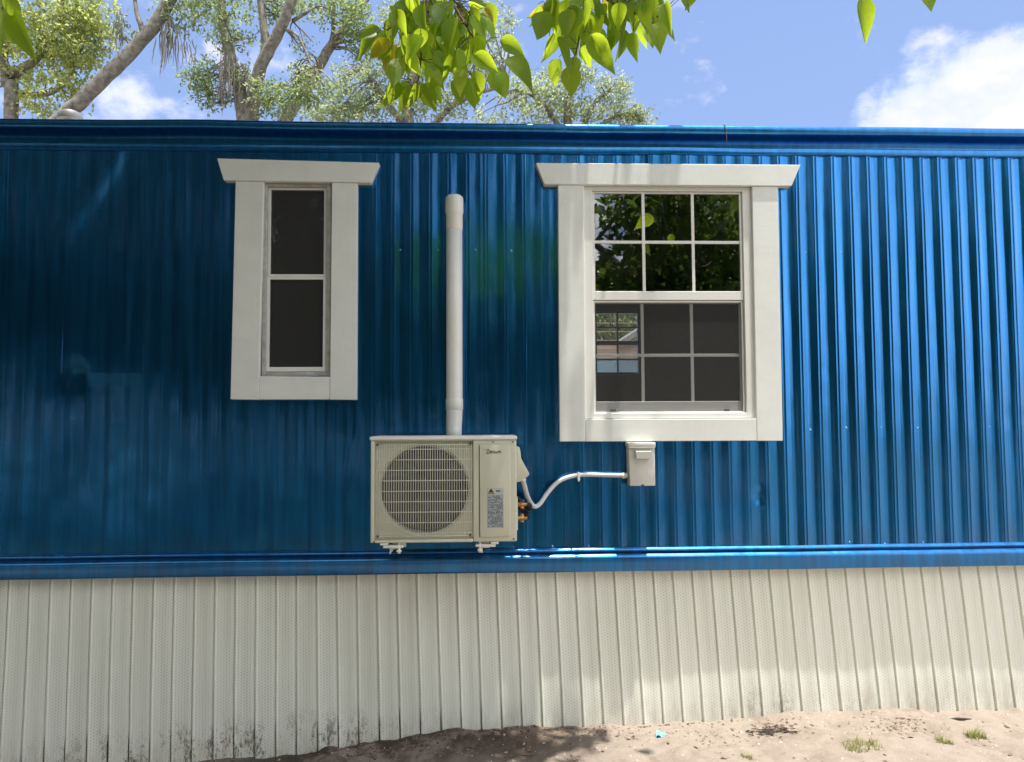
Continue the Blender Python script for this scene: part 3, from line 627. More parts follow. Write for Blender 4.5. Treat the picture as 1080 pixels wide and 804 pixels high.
mb.box(0.650, 1.488, 0.0, 0.0055, 2.757, 2.774, 0.001); mb.build('grid_bars', 'vinyl_white', w2)
MB().box(0.646, 1.491, 0.0065, 0.0105, 2.478, 3.050).build('pane', 'glass', w2)
mb = MB(); frame_mb(mb, 0.636, 1.501, 1.790, 2.4315, 0.016, 0.020, 0.066, 0.016, 0.020, 0.045); mb.build('lower_sash', 'vinyl_white', w2)
mb = MB()
for x in (0.921, 1.206): mb.box(x-0.009, x+0.009, 0.0235, 0.0305, 1.856, 2.416, 0.001)
mb.box(0.652, 1.481, 0.024, 0.030, 2.110, 2.127, 0.001); mb.build('grid_bars', 'vinyl_white', w2)
MB().box(0.648, 1.485, 0.031, 0.035, 1.850, 2.420).build('pane', 'glass_dark', w2)
mb = MB(); frame_mb(mb, 0.6355, 1.4985, 1.7895, 2.429, 0.010, 0.010, 0.008, 0.010, 0.004, 0.0135, 0.001); mb.build('screen_frame', 'vinyl_white', w2)
MB().box(0.645, 1.489, 0.0085, 0.0095, 1.797, 2.420).build('insect_screen', 'insect_screen', w2)
for x in (0.745, 1.395): MB().box(x-0.016, x+0.016, 0.003, 0.0075, 1.801, 1.813, 0.0015).build('screen_latch', 'fan_dark', w2)
# far window in the rear wall
w3 = part('window', home, 'gridded rear window seen through the room')
mb = MB(); frame_mb(mb, FW[0], FW[1], FW[2], FW[3], 0.025, 0.025, 0.025, 0.025, HY1-0.08, HY1-0.01)
mb.box(FW[0]+0.025, FW[1]-0.025, HY1-0.07, HY1-0.03, 2.60, 2.645, 0.002); mb.build('frame', 'vinyl_white', w3)
mb = MB()
for x in (1.30, 1.545): mb.box(x-0.009, x+0.009, HY1-0.065, HY1-0.055, FW[2]+0.025, FW[3]-0.025)
for z in (2.80, 2.435): mb.box(FW[0]+0.026, FW[1]-0.026, HY1-0.0652, HY1-0.0552, z-0.009, z+0.009)
mb.build('grid_bars', 'vinyl_white', w3)
MB().box(FW[0]+0.02, FW[1]-0.02, HY1-0.050, HY1-0.046, FW[2]+0.02, FW[3]-0.02).build('pane', 'glass_dark', w3)

# ------------------------------------------------------------------ air conditioner
AX0, AX1, AZ0, AZ1, AY0, AY1 = -0.548, 0.176, 1.152, 1.672, -0.450, -0.165
ac = thing('air_conditioner', 'cream outdoor air conditioner unit on the wall with round fan behind a wire grille', 'air conditioner', (-0.186, -0.30, 1.152))
FCX, FCZ, FR = -0.285, 1.410, 0.217
# casing: front plate with a round opening, sides, top, bottom
def plate_with_circle(mb, x0, x1, z0, z1, cx, cz, r, y, depth, n=64):
    """front plate with a circular hole, and a short collar behind"""
    outer = []
    for i in range(n):
        a = 2*math.pi*i/n; c_, s_ = math.cos(a), math.sin(a)
        t = min([((x1-cx)/c_ if c_ > 0 else (x0-cx)/c_) if abs(c_) > 1e-9 else 1e9, ((z1-cz)/s_ if s_ > 0 else (z0-cz)/s_) if abs(s_) > 1e-9 else 1e9])
        outer.append((cx+t*c_, y, cz+t*s_))
    for (X, Zc) in ((x0, z0), (x1, z0), (x1, z1), (x0, z1)):
        j = min(range(n), key=lambda i: (outer[i][0]-X)**2+(outer[i][2]-Zc)**2); outer[j] = (X, y, Zc)
    rings = [outer, [(cx+(r+0.012)*math.cos(2*math.pi*i/n), y, cz+(r+0.012)*math.sin(2*math.pi*i/n)) for i in range(n)],
             [(cx+r*math.cos(2*math.pi*i/n), y+0.012, cz+r*math.sin(2*math.pi*i/n)) for i in range(n)],
             [(cx+r*math.cos(2*math.pi*i/n), y+depth, cz+r*math.sin(2*math.pi*i/n)) for i in range(n)]]
    V = sum(rings, []); F = [(k*n+i, k*n+(i+1) % n, (k+1)*n+(i+1) % n, (k+1)*n+i) for k in range(3) for i in range(n)]
    mb.add(V, F)
mb = MB()
gx0, gx1, gz0, gz1 = -0.528, -0.042, 1.166, 1.652
plate_with_circle(mb, gx0, gx1, gz0, gz1, FCX, FCZ, FR, AY0+0.022, 0.10)
rim = 0.012
mb.box(AX0, gx0, AY0, AY1, AZ0, AZ1-0.016, 0.006, 2); mb.box(gx1, AX1, AY0, AY1, AZ0, AZ1-0.016, 0.008, 3)
mb.box(gx0, gx1, AY0+0.001, AY1, AZ0, gz0, 0.003); mb.box(gx0, gx1, AY0+0.001, AY1, gz1, AZ1-0.016, 0.003)
mb.box(gx0, gx1, AY1-0.012, AY1-0.002, gz0, gz1)
mb.build('casing', 'ac_cream', ac, angle=40)
MB().box(AX0-0.005, AX1+0.004, AY0-0.006, AY1+0.004, AZ1-0.0155, AZ1+0.004, 0.007, 3).build('top_cover', 'ac_white', ac, angle=60)
MB().box(gx0+0.01, gx1-0.01, AY0+0.15, AY0+0.16, gz0+0.01, gz1-0.01).build('coil', 'coil_fins', ac)
# fan
fan = MB(); fan.tube([(FCX, AY0+0.045, FCZ), (FCX, AY0+0.10, FCZ)], 0.045, 24)
for b in range(3):
    a0 = math.radians(20+120*b); V = []
    for i, r in enumerate(np.linspace(0.04, FR-0.012, 8)):
        for j, t in enumerate(np.linspace(0, 1, 8)):
            a = a0+t*math.radians(88)+0.5*(r/FR)**2
            V.append((FCX+r*math.cos(a), AY0+0.052+0.055*t-0.012*(r/FR), FCZ+r*math.sin(a)))
    fan.add(V, [(i*8+j, i*8+j+1, (i+1)*8+j+1, (i+1)*8+j) for i in range(7) for j in range(7)])
fan.build('fan', 'fan_dark', ac, True)
# wire grille
gr = MB(); wx0, wx1, wz0, wz1 = -0.516, -0.050, 1.180, 1.640
nv = 40
for i in range(nv):
    x = wx0+(wx1-wx0)*i/(nv-1); yy = AY0-0.003
    gr.tube([(x, AY0+0.014, wz0), (x, yy, wz0+0.012), (x, yy, wz1-0.012), (x, AY0+0.014, wz1)], 0.0017, 5)
for z in [wz1-0.006]+[wz1-0.028-0.0517*i for i in range(9)]+[wz0+0.004]:
    gr.tube([(wx0-0.006, AY0+0.014, z), (wx0+0.006, AY0+0.0, z), (wx1-0.006, AY0+0.0, z), (wx1+0.006, AY0+0.014, z)], 0.0023, 5)
gr.build('fan_grille', 'ac_grille', ac, True)
for (x, z) in ((wx0+0.002, wz1-0.004), (wx1-0.004, wz1-0.002), (wx0+0.004, wz0+0.004), (wx1-0.006, wz0+0.006)):
    MB().tube([(x, AY0-0.008, z), (x, AY0+0.01, z)], 0.0055, 10).build('grille_screw', 'fan_dark', ac)
# right-hand service panel, raised a little, with writing
pn = MB().prism([(-0.007, 1.628), (0.138, 1.628), (0.144, 1.622), (0.143, 1.186), (0.137, 1.179), (-0.001, 1.175), (-0.008, 1.181)], AY0-0.009, AY0+0.002, 0.0035, 2).build('service_panel', 'ac_cream', ac, angle=40)
mb = MB(); mb.box(-0.0115, -0.0090, AY0-0.0012, AY0+0.003, 1.176, 1.632); mb.build('panel_gap', 'fan_dark', pn)
yl = AY0-0.0105
lg = MB()
def stroke(mb, pts, r=0.0011):
    P = smooth_path([(x, yl, z) for x, z in pts], 4); mb.tube(P, r, 5)
lx, lz, q = 0.036, 1.598, 0.0125       # handwritten maker's word: Z e n i u m
def L(px_, pz_): return (lx+px_*q, lz+pz_*q)
for st in ([(-1.1, 0.72), (-0.3, 0.85), (0.35, 0.85)], [(0.35, 0.85), (-0.15, 0.2), (-0.8, -0.75)], [(-0.8, -0.75), (-0.2, -0.72), (0.45, -0.55)],
           [(0.45, -0.35), (0.95, -0.1), (1.05, 0.25), (0.75, 0.3), (0.6, -0.1), (0.75, -0.55), (1.2, -0.5)],
           [(1.25, 0.25), (1.3, -0.5)], [(1.3, -0.2), (1.6, 0.25), (1.9, 0.15), (1.95, -0.45), (2.15, -0.5)],
           [(2.4, 0.2), (2.4, -0.45), (2.6, -0.5)], [(2.85, 0.2), (2.85, -0.3), (3.1, -0.5), (3.4, -0.3), (3.45, 0.2)], [(3.45, 0.2), (3.5, -0.45), (3.65, -0.45)],
           [(3.8, 0.2), (3.82, -0.5)], [(3.82, -0.1), (4.1, 0.25), (4.3, 0.1), (4.32, -0.45)], [(4.32, -0.1), (4.6, 0.25), (4.85, 0.1), (4.88, -0.45), (5.15, -0.35)]):
    stroke(lg, [L(*p) for p in st])
stroke(lg, [L(2.42, 0.55), L(2.52, 0.68)], 0.0016)
lg.build('maker_name', 'ink_dark', pn, True)
lb = MB().box(0.028, 0.109, AY0-0.0102, AY0-0.0085, 1.222, 1.4175).build('rating_label', 'label_grey', pn)
lt = MB(); lt.box(0.029, 0.108, AY0-0.0106, AY0-0.0100, 1.385, 1.4165); lt.build('label_header', 'label_light', pn)
tri = MB(); tri.prism([(0.030, 1.389), (0.066, 1.389), (0.048, 1.417)], AY0-0.0113, AY0-0.0104); tri.build('warning_triangle', 'ink_dark', pn)
tri = MB(); tri.prism([(0.034, 1.3915), (0.062, 1.3915), (0.0585, 1.3965), (0.0375, 1.3965)], AY0-0.0119, AY0-0.0111); tri.build('warning_triangle', 'ink_yellow', pn)
tx = MB(); rr = random.Random(2)
tx.box(0.072, 0.078, AY0-0.0112, AY0-0.0104, 1.399, 1.407); tx.box(0.080, 0.086, AY0-0.0112, AY0-0.0104, 1.398, 1.407); tx.box(0.088, 0.094, AY0-0.0112, AY0-0.0104, 1.399, 1.406)
z = 1.378
while z > 1.228:
    x = 0.033
    while x < 0.102:
        ww = rr.uniform(0.004, 0.012)
        if rr.random() < 0.72: tx.box(x, min(x+ww, 0.105), AY0-0.0108, AY0-0.0100, z-0.0014, z+0.0014)
        x += ww+rr.uniform(0.0015, 0.006)
    z -= 0.0062
tx.build('label_print', 'ink_dark', pn)
for (x, z) in ((0.158, 1.645), (0.060, 1.647), (-0.53, 1.158), (0.160, 1.165)):
    MB().tube([(x, AY0-0.003, z), (x, AY0+0.006, z)], 0.004, 8).build('casing_screw', 'fan_dark', ac)
# side valve cover, valves and pipes
mb = MB(); bm_poly = [(0.176, 1.618), (0.196, 1.616), (0.200, 1.600), (0.205, 1.556), (0.247, 1.478), (0.240, 1.468), (0.196, 1.438), (0.176, 1.438)]
mb.prism(bm_poly, -0.36, -0.24, 0.006, 2); mb.build('valve_cover', 'ac_cream', ac, angle=40)
mb = MB(); mb.box(0.176, 0.186, -0.34, -0.24, 1.19, 1.36, 0.003); mb.build('valve_plate', 'ac_cream', ac)
for z, y in ((1.318, -0.30), (1.246, -0.285)):
    mb = MB(); mb.tube([(0.184, y, z), (0.206, y, z)], 0.011, 6); mb.tube([(0.204, y, z), (0.220, y, z)], 0.015, 6); mb.tube([(0.218, y, z), (0.238, y, z)], 0.009, 10)
    mb.tube([(0.211, y, z-0.02), (0.211, y, z+0.022)], 0.010, 8); mb.build('service_valve', 'brass', ac, angle=40)
mb = MB(); mb.tube(smooth_path([(0.232, -0.300, 1.318), (0.250, -0.285, 1.312), (0.252, -0.21, 1.285), (0.20, -0.125, 1.33), (0.02, -0.115, 1.45), (-0.13, -0.11, 1.62)]), 0.012, 8)
mb.tube(smooth_path([(0.232, -0.285, 1.246), (0.240, -0.25, 1.255), (0.225, -0.17, 1.27), (0.16, -0.10, 1.33), (0.0, -0.10, 1.45), (-0.15, -0.10, 1.62)]), 0.015, 8); mb.build('refrigerant_pipes', 'black_rubber', ac, True)
mb = MB(); mb.tube(smooth_path([(0.180, -0.33, 1.355), (0.195, -0.33, 1.345), (0.212, -0.31, 1.335), (0.222, -0.30, 1.322)]), 0.005, 6); mb.build('valve_cap_strap', 'black_rubber', ac, True)
# wall brackets with feet
for xb in (-0.437, 0.020):
    br = MB(); s_ = 1 if xb < 0 else -1
    br.box(xb-0.020, xb+0.020, -0.425, 0.0, 1.118, 1.124, 0.0015); br.box(xb-0.020, xb-0.015, -0.42, 0.0, 1.0925, 1.1175, 0.001)
    br.box(xb-0.022, xb+0.022, -0.012, -0.004, 1.06, 1.38, 0.002)
    b_ = br.build('wall_bracket', 'ac_white', ac)
    ft = MB(); ft.box(xb-0.045*s_-0.02, xb-0.045*s_+0.02, -0.445, -0.40, 1.139, 1.1515, 0.003); ft.box(xb-0.05, xb+0.05, -0.44, -0.405, 1.125, 1.1385, 0.003)
    ft.tube([(xb+0.028*s_, -0.43, 1.098), (xb+0.028*s_, -0.43, 1.1515)], 0.007, 8); ft.box(xb+0.028*s_-0.012, xb+0.028*s_+0.012, -0.442, -0.418, 1.104, 1.114, 0.003)
    ft.build('mounting_foot', 'ac_white', b_, angle=40)

# ------------------------------------------------------------------ pvc pipe, disconnect box, conduit
pp = thing('pvc_pipe', 'white vertical pipe on the blue wall above the air conditioner', 'pipe', (-0.146, -0.06, 1.60))
mb = MB(); mb.tube([(-0.149, -0.090, 1.60), (-0.149, -0.075, 1.70), (-0.1465, -0.058, 1.80), (-0.146, -0.058, 2.30), (-0.1455, -0.058, 2.85)], [0.0415, 0.0425, 0.0445, 0.0445, 0.0445], 24); mb.build('pipe', 'pvc_white', pp, True)
mb = MB(); mb.lathe([(0.0450, 0.0), (0.0475, 0.003), (0.0475, 0.058), (0.0455, 0.062)], (-0.1465, -0.058, 1.812), 24); mb.build('coupling', 'pvc_white', pp, angle=50)
mb = MB(); mb.lathe([(0.0452, 0.0), (0.0462, 0.002), (0.0462, 0.085), (0.0490, 0.090), (0.0505, 0.096), (0.0505, 0.165), (0.0475, 0.182), (0.036, 0.192), (0.01, 0.196)], (-0.1450, -0.058, 2.818), 24); mb.tube([(-0.145, -0.05, 2.955), (-0.145, 0.03, 2.955)], 0.040, 20); mb.build('elbow_cap', 'pvc_white', pp, angle=50)

bx = thing('disconnect_box', 'small pale electrical disconnect box under the wide window', 'electrical box', (0.885, 0.0, 1.388))
mb = MB(); mb.prism([(0.812, 1.610), (0.956, 1.610), (0.957, 1.389), (0.816, 1.389)], -0.088, -0.003, 0.004, 2); mb.build('cover', 'box_grey', bx, angle=40)
mb = MB(); mb.prism([(0.807, 1.627), (0.958, 1.627), (0.958, 1.606), (0.807, 1.606)], -0.106, -0.003, 0.003, 2); mb.box(0.809, 0.956, -0.1055, -0.100, 1.598, 1.6055, 0.001); mb.build('hood', 'box_grey', bx, angle=40)
mb = MB(); mb.add([(0.846, -0.089, 1.584), (0.931, -0.089, 1.584), (0.931, -0.116, 1.578), (0.846, -0.116, 1.578), (0.850, -0.113, 1.540), (0.927, -0.113, 1.540), (0.925, -0.089, 1.536), (0.852, -0.089, 1.536)],
                  [(0, 1, 2, 3), (3, 2, 5, 4), (4, 5, 6, 7), (0, 3, 4, 7), (1, 6, 5, 2), (0, 7, 6, 1)]); mb.build('handle', 'box_grey', bx)
MB().box(0.878, 0.894, -0.0895, -0.087, 1.3895, 1.397, 0.001).build('hasp', 'fan_dark', bx)

cn = thing('electrical_conduit', 'grey flexible conduit curving from the air conditioner to the disconnect box', 'conduit', (0.5, 0, 1.29))
cpts = smooth_path([(0.215, -0.285, 1.448), (0.226, -0.275, 1.410), (0.246, -0.225, 1.345), (0.282, -0.150, 1.291), (0.318, -0.105, 1.300), (0.366, -0.070, 1.358), (0.425, -0.046, 1.413), (0.500, -0.036, 1.441), (0.585, -0.034, 1.449), (0.690, -0.036, 1.446), (0.795, -0.040, 1.443)], 12)
rad = 0.0120*(1+0.05*np.cos(np.arange(len(cpts))*math.pi)); mb = MB(); mb.tube(cpts, rad, 14); mb.build('tube', 'conduit_grey', cn, True)
mb = MB(); mb.tube([(0.782, -0.040, 1.443), (0.798, -0.040, 1.443)], 0.018, 6); mb.tube([(0.798, -0.040, 1.443), (0.812, -0.040, 1.443)], 0.0145, 16); mb.build('fitting', 'ac_white', cn, angle=40)
mb = MB(); mb.tube([(0.2145, -0.285, 1.466), (0.216, -0.284, 1.438)], 0.016, 12); mb.build('fitting', 'ac_white', cn, angle=40)
mb = MB(); mb.box(0.533, 0.545, -0.050, 0.0, 1.456, 1.462, 0.001); mb.box(0.533, 0.545, -0.052, -0.0475, 1.418, 1.462, 0.001); mb.box(0.536, 0.542, -0.05, 0.005, 1.412, 1.430, 0.001); mb.build('strap', 'ac_white', cn)

# roof vent
rv = thing('roof_vent', 'small white capped vent pipe standing on the roof at the far left', 'roof vent', (-3.095, 1.5, 3.60))
MB().lathe([(0.045, 0.0), (0.045, 0.43)], (-3.095, 1.5, 3.60), 20).build('pipe', 'roof_metal', rv, angle=40)
MB().lathe([(0.04, 0.425), (0.072, 0.427), (0.086, 0.437), (0.088, 0.470), (0.078, 0.492), (0.05, 0.505), (0.01, 0.510)], (-3.095, 1.5, 3.60), 24).build('cap', 'roof_metal', rv, angle=40)

# ------------------------------------------------------------------ trees behind the home
def P3(px, py, Y): return tuple(at(px, py, Y))
def blob(px, py, Y, rx, ry, n, ryy=None):
    """crown mass centred at a measured point, radii in photo pixels at that depth"""
    s = (Y+4.25)/800.0; return (P3(px, py, Y), (rx*s, (ryy if ryy else 0.4*(rx+ry))*s, ry*s), max(6, int(n*0.68)))
Y1 = 9.0
make_tree('oak_tree', 'bushy yellow-green tree rising behind the left end of the roof', (P3(14, 120, Y1)[0], Y1, 0),
          ([(P3(14, 120, Y1)[0]-0.1, Y1, -0.05), P3(12, 128, Y1), P3(8, 90, Y1), P3(2, 40, Y1), P3(8, -60, Y1)], 0.13, 0.07),
          [([P3(12, 80, Y1), P3(40, 60, Y1), P3(62, 20, Y1), P3(70, -40, Y1)], 0.09, 0.03), ([P3(14, 96, Y1), P3(50, 100, Y1), P3(72, 84, Y1), P3(82, 60, Y1)], 0.045, 0.012)],
          [blob(70, 38, Y1, 46, 36, 230), blob(28, 50, Y1, 30, 40, 120), blob(50, 100, Y1, 36, 26, 75), blob(95, 20, Y1, 24, 22, 60), blob(60, -20, Y1, 70, 36, 160), blob(78, 78, Y1, 16, 40, 55), blob(-30, 30, Y1, 50, 70, 120)],
          'leaf_yellow', 'bark_grey', 31, lsize=0.085, per=15, group='trees behind the mobile home')
Y2 = 7.5
make_tree('leaning_tree', 'long bare trunk leaning to the right behind the roof vent', (P3(-90, 300, Y2)[0], Y2, 0),
          ([(P3(-150, 300, Y2)[0], Y2, -0.1), P3(-60, 230, Y2), P3(22, 160, Y2), P3(68, 122, Y2), P3(100, 92, Y2), P3(135, 58, Y2), P3(170, 16, Y2), P3(200, -50, Y2), P3(215, -120, Y2)], 0.135, 0.09),
          [([P3(152, 38, Y2), P3(148, 25, Y2), P3(143, 8, Y2), P3(140, -40, Y2)], 0.05, 0.02), ([P3(125, 68, Y2), P3(112, 74, Y2), P3(100, 64, Y2)], 0.012, 0.005), ([P3(140, 52, Y2), P3(128, 36, Y2), P3(122, 24, Y2)], 0.014, 0.005)],
          [blob(205, -10, Y2, 46, 26, 110), blob(190, 18, Y2, 26, 16, 38), blob(128, 34, Y2, 12, 12, 12), blob(150, -40, Y2, 60, 30, 90), blob(250, -60, Y2, 70, 50, 150)],
          'leaf_oak', 'bark_grey', 32, twigs=3, lsize=0.07, per=13, group='trees behind the mobile home', moss=[(P3(176, 30, Y2), 0.75, 26, 0.07), (P3(124, 22, Y2), 0.5, 14, 0.05), (P3(196, 36, Y2), 0.4, 14, 0.07)])
Y3 = 9.5
make_tree('oak_tree', 'forked grey oak with hanging moss above the narrow window', (P3(258, 125, Y3)[0], Y3, 0),
          ([(P3(258, 125, Y3)[0]+0.1, Y3, -0.1), P3(262, 230, Y3), P3(261, 150, Y3), P3(257, 118, Y3), P3(250, 85, Y3), P3(241, 52, Y3), P3(234, 10, Y3), P3(228, -60, Y3)], 0.195, 0.06),
          [([P3(262, 150, Y3), P3(266, 120, Y3-.1), P3(268, 95, Y3-.2), P3(276, 68, Y3-.3), P3(291, 38, Y3-.4), P3(304, 10, Y3-.5), P3(320, -50, Y3-.6)], 0.14, 0.08),
           ([P3(279, 62, Y3-.3), P3(280, 42, Y3-.3), P3(276, 12, Y3-.3), P3(270, -40, Y3-.3)], 0.09, 0.05),
           ([P3(296, 30, Y3-.4), P3(312, 36, Y3-.6), P3(322, 54, Y3-.7), P3(328, 72, Y3-.7)], 0.03, 0.012),
           ([P3(309, 22, Y3-.4), P3(322, 14, Y3-.5), P3(332, 8, Y3-.5)], 0.04, 0.02),
           ([P3(266, 170, Y3+.3), P3(300, 128, Y3+.4), P3(326, 88, Y3+.5), P3(344, 56, Y3+.5), P3(366, 26, Y3+.6), P3(392, -10, Y3+.6)], 0.13, 0.07),
           ([P3(350, 48, Y3+.5), P3(352, 28, Y3+.5), P3(350, 4, Y3+.5)], 0.06, 0.03)],
          [blob(214, 78, Y3, 22, 22, 80), blob(222, 104, Y3, 18, 10, 34), blob(236, 34, Y3, 18, 22, 60), blob(258, 84, Y3, 16, 20, 30), blob(250, 0, Y3, 70, 24, 190), blob(330, 0, Y3, 60, 24, 150), blob(376, 22, Y3, 20, 26, 100), blob(382, 48, Y3, 14, 16, 50), blob(320, 48, Y3, 10, 12, 12),
           blob(300, 106, Y3-.8, 30, 20, 110), blob(330, 92, Y3-.8, 26, 18, 60), blob(276, 100, Y3-.8, 14, 22, 34), blob(312, 74, Y3-.6, 10, 12, 14), blob(262, 44, Y3, 8, 9, 8), blob(290, 14, Y3, 10, 8, 14)],
          'leaf_oak', 'bark_grey', 33, lsize=0.068, per=15, group='trees behind the mobile home', slen=0.32, sspread=0.05,
          moss=[(P3(240, 66, Y3-.2), 0.85, 24, 0.07), (P3(236, 84, Y3-.2), 0.5, 16, 0.06), (P3(256, 78, Y3-.2), 0.45, 14, 0.07)])
Y4 = 12.5
make_tree('oak_tree', 'pale silvery tree behind the roof, half hidden by hanging green leaves', (P3(440, 125, Y4)[0], Y4, 0),
          ([(P3(440, 125, Y4)[0], Y4, -0.1), P3(440, 260, Y4), P3(436, 170, Y4), P3(430, 110, Y4), P3(438, 60, Y4), P3(430, 10, Y4)], 0.24, 0.06),
          [([P3(437, 150, Y4), P3(410, 110, Y4), P3(392, 84, Y4), P3(380, 70, Y4)], 0.09, 0.03), ([P3(437, 160, Y4), P3(470, 118, Y4), P3(500, 100, Y4), P3(530, 92, Y4)], 0.09, 0.03)],
          [blob(380, 92, Y4, 36, 28, 170), blob(420, 70, Y4, 36, 34, 180), blob(470, 100, Y4, 40, 28, 150), blob(350, 118, Y4, 30, 14, 90), blob(400, 118, Y4, 50, 16, 120), blob(470, 50, Y4, 34, 30, 100), blob(512, 60, Y4, 22, 30, 60), blob(520, 24, Y4, 26, 22, 60), blob(430, 14, Y4, 40, 26, 90)],
          'leaf_pale', 'bark_grey', 34, lsize=0.085, per=14, group='trees behind the mobile home')
make_tree('oak_tree', 'rounded tree whose crown ends in open sky over the wide window', (P3(600, 125, Y4)[0], Y4-0.8, 0),
          ([(P3(600, 125, Y4)[0], Y4-.8, -0.1), P3(600, 260, Y4-.8), P3(604, 170, Y4-.8), P3(598, 120, Y4-.8), P3(606, 86, Y4-.8)], 0.20, 0.05),
          [([P3(603, 160, Y4-.8), P3(625, 112, Y4-.8), P3(642, 96, Y4-.8)], 0.07, 0.02), ([P3(603, 160, Y4-.8), P3(640, 128, Y4-.8), P3(668, 118, Y4-.8)], 0.07, 0.02), ([P3(603, 160, Y4-.8), P3(575, 112, Y4-.8), P3(552, 96, Y4-.8)], 0.08, 0.02)],
          [blob(560, 100, Y4-.8, 36, 24, 150), blob(596, 106, Y4-.8, 26, 18, 80), blob(615, 82, Y4-.8, 16, 13, 44), blob(648, 94, Y4-.8, 20, 16, 66), blob(640, 118, Y4-.8, 34, 12, 110), blob(672, 122, Y4-.8, 18, 9, 50), blob(560, 124, Y4-.8, 60, 12, 110), blob(584, 76, Y4-.8, 10, 8, 12)],
          'leaf_pale', 'bark_dark', 35, lsize=0.08, per=14, group='trees behind the mobile home')

# neighbouring house seen through the rear window
YN = 13.0
nb = thing('neighbour_house', 'tan house with grey gable roof seen through the rear window', 'house', (P3(700, 380, YN)[0], YN, 0))
ax = P3(651, 357, YN); zb = P3(650, 380, YN)[2]; zp = P3(700, 328, YN)
MB().box(P3(560, 380, YN)[0], P3(820, 380, YN)[0], YN, YN+6, zb, ax[2]-0.12).build('wall', 'tan_siding', nb)
MB().box(P3(560, 380, YN)[0]-0.03, P3(820, 380, YN)[0]+0.03, YN-0.03, YN+6, -0.1, zb-0.002).build('lower_wall', 'pale_blue_siding', nb)
slope = (zp[2]-ax[2])/(zp[0]-ax[0]); xr = P3(760, 340, YN)[0]; zr = ax[2]+slope*(xr-ax[0])
mb = MB(); mb.prism([(ax[0], ax[2]-0.1), (xr, zr), (2*xr-ax[0], ax[2]-0.1), (2*xr-ax[0], ax[2]-0.22), (xr, zr-0.16), (ax[0], ax[2]-0.22)], YN-0.3, YN+6.3); mb.build('roof', 'shingle_grey', nb)
mb = MB(); mb.prism([(ax[0]+0.2, ax[2]-0.2), (xr, zr-0.17), (2*xr-ax[0]-0.2, ax[2]-0.2)], YN-0.02, YN+0.1); mb.build('gable', 'shingle_grey', nb)
mb = MB()
for i in range(5): mb.box(P3(560, 380, YN)[0], P3(820, 380, YN)[0], YN-0.012, YN, zb+0.05+0.2*i, zb+0.065+0.2*i)
mb.build('lap_lines', 'tan_siding', nb)
make_tree('leafy_tree', 'green tree behind the tan house, glimpsed through the rear window', (P3(650, 345, 21)[0], 21, 0),
          ([(P3(640, 345, 21)[0], 21, -0.1), P3(640, 380, 21), P3(642, 340, 21), P3(640, 300, 21)], 0.25, 0.08), [],
          [blob(640, 330, 21, 70, 50, 420), blob(600, 330, 21, 40, 40, 160), blob(690, 320, 21, 60, 40, 200)], 'leaf_pale', 'bark_dark', 36, lsize=0.2, per=12, slen=0.8, sspread=0.15)

# ------------------------------------------------------------------ the big shade tree over the yard; its low branches hang into view
rng = np.random.default_rng(77)
st = thing('shade_tree', 'broad-leaved shade tree whose bright green leaves hang down across the top of the view', 'tree', (-3.4, -5.0, 0))
mb = MB(); P = smooth_path([(-3.4, -5.0, -0.1), (-3.35, -4.9, 1.2), (-3.2, -4.7, 2.4), (-2.9, -4.3, 3.6), (-2.6, -3.6, 5.0), (-2.4, -3.0, 6.6)], 6); mb.tube(P, np.linspace(0.24, 0.10, len(P)), 12); mb.build('trunk', 'bark_grey', st, True)
LIMBS = [[(-2.95, -4.35, 3.5), (-2.0, -3.4, 4.6), (-0.8, -2.4, 5.0), (0.3, -1.3, 5.1), (1.0, -0.6, 5.0)], [(-2.9, -4.3, 3.6), (-3.2, -3.0, 4.9), (-3.3, -1.8, 5.3), (-3.0, -0.8, 5.2), (-2.9, 0.0, 5.0)], [(-3.0, -4.5, 3.2), (-5.0, -3.5, 4.8), (-6.5, -2.4, 5.4), (-7.4, -1.2, 5.3)], [(-2.7, -3.8, 4.6), (-1.6, -2.6, 5.5), (-1.4, -1.3, 5.6), (-1.2, -0.2, 5.2)], [(-3.1, -4.6, 3.0), (-1.0, -4.0, 4.4), (0.4, -3.2, 5.0), (1.4, -2.4, 5.2)]]
limb_mbs = []
for L_ in LIMBS:
    mb = MB(); P = smooth_path(L_, 6); mb.tube(P, np.linspace(0.10, 0.025, len(P)), 8); limb_mbs.append(mb)
# canopy: sprays scattered over a lens above the yard, thinner towards the right edge
def canopy_density(x, y):
    right = 1.35-0.28*np.abs(y+1.5)
    d = 1/(1+np.exp((x-right)/0.28))
    d = d*np.where((x > -0.45) & (x < 1.1) & (y < -1.65) & (y > -2.7), 0.12, 1.0)
    gaps = vnoise(41, x, y, 0.9)*0.5+vnoise(42, x, y, 0.4)*0.5
    return d*np.clip(0.86+1.0*gaps-0.30*np.clip((x+0.6)/2.2, 0, 1), 0.04, 1)
n = 1500
cx_ = rng.uniform(-9.5, 2.6, n); cy_ = rng.uniform(-3.0, 0.75, n)
ok = rng.uniform(size=n) < canopy_density(cx_, cy_); cx_, cy_ = cx_[ok], cy_[ok]
ex = rng.uniform(-5.5, 1.1, 2500); ey = rng.uniform(-1.9, 0.75, 2500)
ok = (rng.uniform(size=2500) < 1/(1+np.exp((ex-0.25)/0.22))) & ~((ex > -0.45) & (ey < -1.55))
cx_ = np.concatenate([cx_, ex[ok]]); cy_ = np.concatenate([cy_, ey[ok]])
cz_ = rng.uniform(4.8, 6.8, len(cx_))
cen = np.stack([cx_, cy_, cz_], -1); cen = cen[cen[:, 2] > 1.75+0.60*(cen[:, 1]+4.25)+0.45]
Pq, Dq, Nq, Sq = sprays(rng, cen, 11, 0.55, 0.10, 0.15, 0.55)
